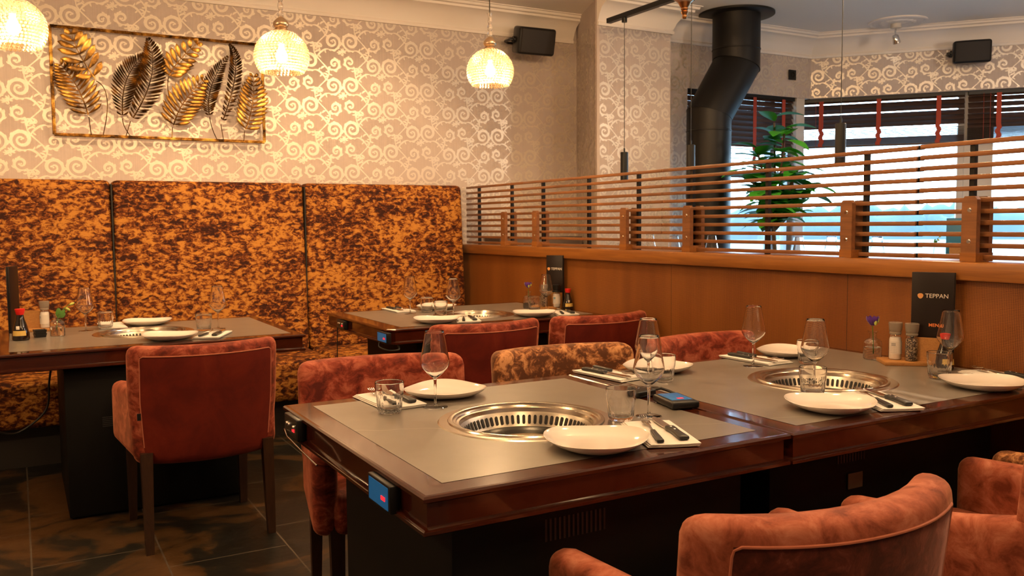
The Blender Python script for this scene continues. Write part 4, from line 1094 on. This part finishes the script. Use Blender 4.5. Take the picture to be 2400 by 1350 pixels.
for z, x, r in ((1.98, 0, .173), (2.62, .275, .186)): lathe(bm, [(r - .004, -.006), (r + .001, -.003), (r + .001, .003), (r - .004, .006)], 40, (x, 0, z), close=True)
obj('joint_ring', bm, 'stovepipe', t)
bm = B(); lathe(bm, [(.17, CE - .001), (.290, CE - .001), (.290, CE - .016), (.285, CE - .019), (.17, CE - .016)], 48, (.275, 0, 0)); obj('ceiling_flange', bm, 'stovepipe', t)
bm = B(); rbox(bm, (0, .04, .475), (.42, .40, .55), .02, (1, 1, 1)); obj('stove_body', bm, 'stovepipe', t)
# ------------------------------------------------------------------ loudspeakers
def speaker(label, loc, rz, s=1.0, tilt=D(14)):
    t = thing('loudspeaker', label, 'loudspeaker', loc, rz)
    M4 = RX(tilt)
    bm = B()
    def sd(p): return (p.x * (1 - .10 * (p.y > 0) * 1), p.y - .018 * (1 - (p.x / (.17 * s)) ** 2) * (p.y < 0), p.z)
    rbox(bm, (0, 0, 0), (.335 * s, .17 * s, .215 * s), .022, (6, 2, 2), sd, M4=M4); h_ = obj('cabinet', bm, 'black', t)
    bm = B(); rbox(bm, (0, -.087 * s, 0), (.300 * s, .018, .185 * s), .006, (6, 1, 1), lambda p: (p.x, p.y - .018 * (1 - (p.x / (.17 * s)) ** 2), p.z), M4=M4); obj('grille', bm, 'spk', t)
    bm = B(); tube(bm, [(-.178 * s, .0, 0), (-.205 * s, .0, .0), (-.205 * s, .10 * s, 0), (-.15, .135, 0), (.15, .135, 0)], .010, 8); lathe(bm, [(0, .014), (.022, .012), (.024, 0), (0, 0)], 16, M4=T((-.172 * s, 0, 0)) @ RY(-PI / 2)); obj('bracket', bm, 'black', t)
    return t
M['spk'] = mat('speaker_grille', (.020, .017, .016), .7)
speaker('black loudspeaker mounted on the wallpapered wall beside the right crystal pendant', (3.455, 5.765, 2.652), D(-4), .92)
sp = bay(1.245, -.17); speaker('black loudspeaker mounted on the bay wall above the blinds', (sp[0], sp[1], 2.645), math.atan2(U.y, U.x) , .84, D(6))
t = thing('wall_socket', 'small black wall socket high on the wallpaper beside the stove pipe', 'socket', (5.93, 5.530, 2.55))
bm = B(); rbox(bm, (0, -.006, 0), (.085, .012, .085), .003, (1, 1, 1), seg=1); obj('socket_plate', bm, 'black', t)
bm = B(); lathe(bm, [(.020, 0), (.022, .003), (.018, .003), (.014, -.002), (0, -.002)], 20, M4=T((0, -.012, 0)) @ RX(PI / 2)); obj('socket_ring', bm, 'cabinet', t)
# ------------------------------------------------------------------ ceiling rose with spotlight
rc = (6.335, 4.79)
t = thing('ceiling_medallion', 'round white plaster ceiling medallion in the bay', 'ceiling medallion', (rc[0], rc[1], CE))
bm = B(); lathe(bm, [(.225, 0), (.225, -.008), (.215, -.014), (.205, -.012), (.195, -.008), (.185, -.012), (.14, -.010), (.130, -.018), (.118, -.022), (.105, -.018), (.07, -.016), (.055, -.024), (0, -.024)], 72, f=lambda a, r, z: 1 + (.04 * math.cos(16 * a) if .1 < r < .2 else 0)); obj('plaster_disc', bm, 'cornice', t)
t = thing('ceiling_spotlight', 'small silver spotlight hanging from the plaster medallion in the bay', 'spotlight', (rc[0] - .02, rc[1], CE - .024))
bm = B(); lathe(bm, [(0, 0), (.042, 0), (.042, -.032), (0, -.036)], 24); obj('mount', bm, 'white_paint', t)
bm = B(); tube(bm, [(0, 0, -.034), (-.006, 0, -.060), (-.004, 0, -.085)], .008, 8); obj('swivel_arm', bm, 'chrome', t)
bm = B(); lathe(bm, [(0, .030), (.018, .028), (.026, .018), (.030, -.020), (.032, -.042), (.029, -.044), (.027, -.040)], 24, M4=T((0, 0, -.112)) @ RY(D(-22))); hd = obj('lamp_head', bm, 'chrome', t)
bm = B(); lathe(bm, [(0, -.041), (.027, -.041)], 24, M4=T((0, 0, -.112)) @ RY(D(-22))); obj('lamp_face', bm, 'spot_lit', hd)
# unseen warm spots, strengthened to brighten the second dining room's wallpaper
light('bay_spot_light', 'SPOT', (5.3, 3.7, 2.84), 45, color=(1, .70, .42), size=.03, rot=(0, D(48), D(-38) + PI / 2 - D(14)), spot=D(110))
light('room_spot_light', 'SPOT', (4.0, 3.6, 2.84), 40, size=.03, rot=(D(30), 0, 0), spot=D(100))
# ------------------------------------------------------------------ fern wall art
YA = 5.905
t = thing('wall_art', 'gold metal wall relief of nine fern leaves inside a thin rectangular frame', 'wall art', (.843, YA, 2.148))
bm = B()
def cir(u, v): return (u - .843, 0, v - 2.148)
X0_, X1_, Z0_, Z1_ = .228, 1.462, 1.834, 2.466
for (a, b) in (((X0_, Z0_), (X1_, Z0_)), ((X0_, Z1_), (X1_, Z1_)), ((X0_, Z0_), (X0_, Z1_)), ((X1_, Z0_), (X1_, Z1_))):
    for off in (-.004, .004):
        o2 = (0, off) if a[1] == b[1] else (off, 0)
        n_ = 24; pts = [Vector((a[0] + (b[0] - a[0]) * k / n_ + o2[0] - .843, .002 * math.sin(k * 2.1), a[1] + (b[1] - a[1]) * k / n_ + o2[1] - 2.148)) for k in range(n_ + 1)]
        tube(bm, pts, .0058, 8)
obj('frame', bm, 'gold_frame', t)
def bez(pts, n):
    p0, p1, p2 = [Vector((p[0] - .843, p[1] - 2.148)) for p in pts]; c = 2 * p1 - (p0 + p2) / 2
    return [((1 - s) ** 2) * p0 + 2 * s * (1 - s) * c + s * s * p2 for s in [i / (n - 1) for i in range(n)]]
def frond(spine, stem, hw, n, broad, depth, m):
    """spine: tip, mid, base ; leaflets left and right, each a folded blade"""
    bm = B(); sp = bez(spine, 60)
    for i in range(n):
        s = (i + .6) / n; k = int(s * 58); p = sp[k]; d = (sp[min(k + 1, 59)] - sp[max(k - 1, 0)]).normalized()   # d points to the base
        wd = hw * (math.sin(PI * min(1, s * .92 + .02)) ** .75) * (.55 + .5 * s) if not broad else hw * (.10 + .90 * math.sin(PI * (.04 + .70 * s)))
        step = (sp[0] - sp[-1]).length / n
        for sd in (-1, 1):
            nn = Vector((-d.y, d.x)) * sd; back = -d
            ang = .50 if broad else .60
            dirv = (nn * math.cos(ang * (1.1 - .5 * s)) + back * math.sin(ang * (1.1 - .5 * s))).normalized()
            ww = step * (.40 if broad else .36); g = []
            for u in range(6):
                q_ = u / 5; c = p + dirv * wd * q_ + back * (.18 * wd * q_ * q_)
                w = ww * (math.sin(PI * (.16 + .80 * (1 - q_) ** .8)) if u < 5 else .04); dz = -.006 - .020 * q_ * (1 - .5 * q_) - depth
                per = Vector((-dirv.y, dirv.x))
                g.append([bm.verts.new((c.x + per.x * w * v, dz + (0 if v == 0 else .0055), c.y + per.y * w * v)) for v in (-1, 0, 1)])
            for u in range(5):
                for v in (0, 1): bm.faces.new([g[u][v], g[u + 1][v], g[u + 1][v + 1], g[u][v + 1]])
    tube(bm, [Vector((p.x, -.008 - depth, p.y)) for p in sp[::3]], .0034, 6, rf=lambda s: .35 + s)
    leaf = obj('fern_leaf', bm, m, t, 60)
    bm = B(); st = bez(stem, 16) if len(stem) == 3 else [Vector((a[0] - .843, a[1] - 2.148)) for a in stem]
    tube(bm, [Vector((p.x, -.006, p.y)) for p in st], .0028, 6); obj('stem', bm, 'gold_dark', leaf)
frond(((.339, 2.442), (.380, 2.308), (.465, 2.161)), ((.465, 2.161), (.520, 2.06), (.490, 1.838)), .115, 7, True, .020, 'gold_leaf')
frond(((.272, 2.248), (.359, 2.117), (.416, 1.944)), ((.416, 1.944), (.425, 1.838)), .120, 13, True, .004, 'gold_leaf')
frond(((.753, 2.340), (.634, 2.181), (.604, 1.946)), ((.604, 1.946), (.61, 1.90), (.643, 1.840)), .105, 27, False, .004, 'gold_dark')
frond(((.762, 2.439), (.773, 2.206), (.647, 1.930)), ((.647, 1.930), (.618, 1.838)), .115, 34, False, .022, 'gold_dark')
frond(((1.072, 2.455), (.941, 2.318), (.878, 2.214)), ((.878, 2.214), (.870, 2.14), (.885, 2.06)), .095, 8, True, .010, 'gold_leaf')
frond(((1.087, 2.214), (.962, 2.066), (.890, 1.905)), ((.890, 1.905), (.884, 1.838)), .120, 13, True, .018, 'gold_leaf')
frond(((1.241, 2.374), (1.131, 2.170), (1.117, 1.981)), ((1.117, 1.981), (1.13, 1.91), (1.159, 1.838)), .082, 26, False, .004, 'gold_dark')
frond(((1.248, 2.446), (1.281, 2.267), (1.185, 1.937)), ((1.185, 1.937), (1.198, 1.838)), .062, 34, False, .022, 'gold_dark')
frond(((1.400, 2.264), (1.386, 2.075), (1.334, 1.900)), ((1.334, 1.900), (1.327, 1.838)), .110, 13, True, .012, 'gold_leaf')
# ------------------------------------------------------------------ window blinds
def blind(label, p0, p1, ztop, closed, gaps, stack, zend, tapes, tilt=D(52)):
    p0 = Vector(p0); p1 = Vector(p1); d = (p1 - p0).normalized(); Ln = (p1 - p0).length; ang = math.atan2(d.y, d.x)
    t = thing('venetian_blind', label, 'blind', (p0.x, p0.y, 0), ang)
    for z in closed: 
        bm = B(); rbox(bm, (Ln / 2, 0, z), (Ln, .055, .0028), .001, (1, 1, 1), seg=1, M4=T((0, 0, z)) @ RX(tilt) @ T((0, 0, -z))); obj('slat', bm, 'blind', t)
    for z in gaps + stack:
        bm = B(); rbox(bm, (Ln / 2, 0, z), (Ln, .055, .0028), .001, (1, 1, 1), seg=1); obj('slat', bm, 'blind', t)
    bm = B(); rbox(bm, (Ln / 2, 0, zend), (Ln, .056, .016), .003, (1, 1, 1), seg=1); obj('bottom_rail', bm, 'blind', t)
    bm = B(); box(bm, 0, Ln, -.03, .03, ztop - .005, ztop + .04); obj('head_rail', bm, 'black', t, 0)
    for x in tapes:
        bm = B(); n = 22; v = []
        for k in range(n + 1):
            z = ztop - (ztop - zend) * k / n; wob = .008 * math.sin(k * 1.7) if z < min(closed) else 0
            v.append([bm.verts.new((x - .019 + wob, -.036, z)), bm.verts.new((x + .019 + wob, -.036, z)), bm.verts.new((x + .019 + wob, -.0345, z)), bm.verts.new((x - .019 + wob, -.0345, z))])
        for a, b in zip(v, v[1:]):
            for i in range(4): bm.faces.new([a[i], a[(i + 1) % 4], b[(i + 1) % 4], b[i]])
        obj('ladder_tape', bm, 'tape', t, 0)
    bm = B()
    for x in (.11, .16): tube(bm, [(x, -.045, ztop), (x + .003, -.045, zend - .02)], .0015, 5)
    obj('pull_cord', bm, 'tape', t)
    return t
blind('dark wooden venetian blind with red tapes in the wide bay window', bay(-.06, .07), bay(1.235, .07), 2.335, [2.335, 2.285, 2.245, 2.195, 2.155, 2.115], [2.072, 2.058, 2.046, 2.034, 2.022, 2.012], [2.002 - .0052 * k for k in range(11)], 1.938, (.155, .625, 1.095))
blind('dark wooden venetian blind with red tape in the right bay window, cropped by the picture', bay(1.262, .07), bay(3.3, .07), 2.335, [2.335, 2.293, 2.245, 2.195, 2.150, 2.110, 2.075], [], [2.055 - .0075 * k for k in range(15)], 1.938, (.225, 1.10, 1.80))
blind('dark wooden venetian blind with red tapes in the small window behind the plant', (4.77, 5.575), (5.99, 5.575), 2.335, [2.335 - .044 * k for k in range(10)], [1.90 - .040 * k for k in range(5)], [1.71 - .006 * k for k in range(6)], 1.665, (.74, 1.08), D(60))
# ------------------------------------------------------------------ plant
t = thing('potted_plant', 'tall rubber fig plant with broad green leaves in front of the bay window', 'plant', (4.94, 4.74, .20))
bm = B(); lathe(bm, [(0, 0), (.15, 0), (.19, .34), (.175, .34), (.14, .03), (0, .03)], 28); obj('pot', bm, 'pot', t)
bm = B(); lathe(bm, [(0, .31), (.172, .31)], 24); obj('soil', bm, 'trunk', t)
bm = B(); rp = random.Random(11); tips = []
tube(bm, [(0, 0, .30), (.01, .0, .70), (-.015, .01, 1.02)], .016, 8)
for (a, l, h_) in ((.1, .22, .42), (2.2, .16, .62), (3.6, .26, .30), (5.0, .18, .45), (1.0, .10, .82), (4.4, .12, .72), (2.9, .28, .46), (5.8, .30, .32), (.7, .36, .34)):
    pts = [Vector((-.015, .01, 1.0)), Vector((math.cos(a) * l * .35, math.sin(a) * l * .35, 1.0 + h_ * .45)), Vector((math.cos(a) * l * .9, math.sin(a) * l * .9, 1.0 + h_))]
    tube(bm, pts, .008, 6); tips.append(pts)
obj('trunk', bm, 'trunk', t)
def pleaf(bm, p, dirv, L_, W_):
    dirv = dirv.normalized(); up = Vector((0, 0, 1)); s = dirv.cross(up).normalized(); nrm = s.cross(dirv); g = []
    for u in range(8):
        q_ = u / 7; w = W_ * math.sin(PI * (.04 + .94 * q_) ** .85) ; c = p + dirv * L_ * q_ + Vector((0, 0, -.25 * L_ * q_ * q_))
        g.append([bm.verts.new(c + s * w * v + nrm * (.18 * w * abs(v))) for v in (-1, -.5, 0, .5, 1)])
    for u in range(7):
        for v in range(4): bm.faces.new([g[u][v], g[u + 1][v], g[u + 1][v + 1], g[u][v + 1]])
nl = 0
for pts in tips:
    for k in range(24):
        q_ = .22 + .83 * k / 23; c = pts[0].lerp(pts[1], min(1, q_ * 2)) if q_ < .5 else pts[1].lerp(pts[2], (q_ - .5) * 2)
        a = k * 2.4 + rp.random(); el = rp.uniform(-.2, .7)
        bm = B(); pleaf(bm, c, Vector((math.cos(a) * math.cos(el), math.sin(a) * math.cos(el), math.sin(el))), rp.uniform(.17, .23), rp.uniform(.055, .075)); nl += 1
        obj('leaf', bm, 'leaf', t, 80)
# ------------------------------------------------------------------ second dining room beyond the screen
ZF = .975
def far_table(label, x0, x1, y0, y1, z=ZF, m='grey_table'):
    t = thing('dining_table', label, 'table', ((x0 + x1) / 2, (y0 + y1) / 2, .2)); hx, hy = (x1 - x0) / 2, (y1 - y0) / 2
    bm = B(); rbox(bm, (0, 0, z - .2 - .02), (2 * hx, 2 * hy, .04), .005, (1, 1, 1), seg=1); obj('tabletop', bm, m, t)
    bm = B(); box(bm, -hx * .55, hx * .55, -hy * .55, hy * .55, 0, z - .24); obj('base_cabinet', bm, 'cabinet', t, 0)
    return t
far_table('dark dining table beyond the screen, its glasses showing through the slats', 3.45, 4.45, 2.85, 3.85)
far_table('dark dining table beyond the screen near the wallpapered pillar', 3.40, 4.40, 4.25, 5.24)
far_table('dark dining table beyond the screen by the bay window, set with plates', 5.72, 6.22, 3.9, 4.7, ZF + .02)
for x, y, w in ((4.034, 5.092, 'first from the left'), (3.741, 4.469, 'second from the left'), (4.027, 4.428, 'third, against the dark stove pipe'), (3.867, 3.541, 'just left of the wide post'), (3.999, 3.420, 'partly behind a post, left of the centre gap'), (4.076, 3.179, 'large bowl low between two posts')):
    put('wine', x, y, ZF + .001, 0, 'wine glass seen through the slat screen, ' + w)
for x, y, w in ((3.84, 4.78, 'left'), (4.15, 3.62, 'middle')):
    put('plate', x, y, ZF + .001, D(30), 'white plate on a table beyond the screen, ' + w)
for x, y, w in ((5.86, 4.25, 'left of the menu'), (6.05, 4.52, 'beside the flower')):
    put('plate', x, y, ZF + .021, D(30), 'white plate on the bay window table, ' + w)
soy_bottle(4.02, 4.86, ZF + .001, 'small bottle with red cap on a table beyond the screen')
menu((6.02, 4.00, ZF + .021), D(-60), 'menu with a blue reflection coloured onto its cover, standing on the bay window table beyond the screen', words=False, cover='menu_reflect', n=2, w=.16, h=.30)
rack((5.93, 4.06, ZF + .021), D(-50), 'wooden condiment tray on the bay window table beyond the screen', (6.02, 4.0, D(-60)))
flower(5.86, 4.08, ZF + .035, 'small green sprig on the bay window table beyond the screen', 'green')
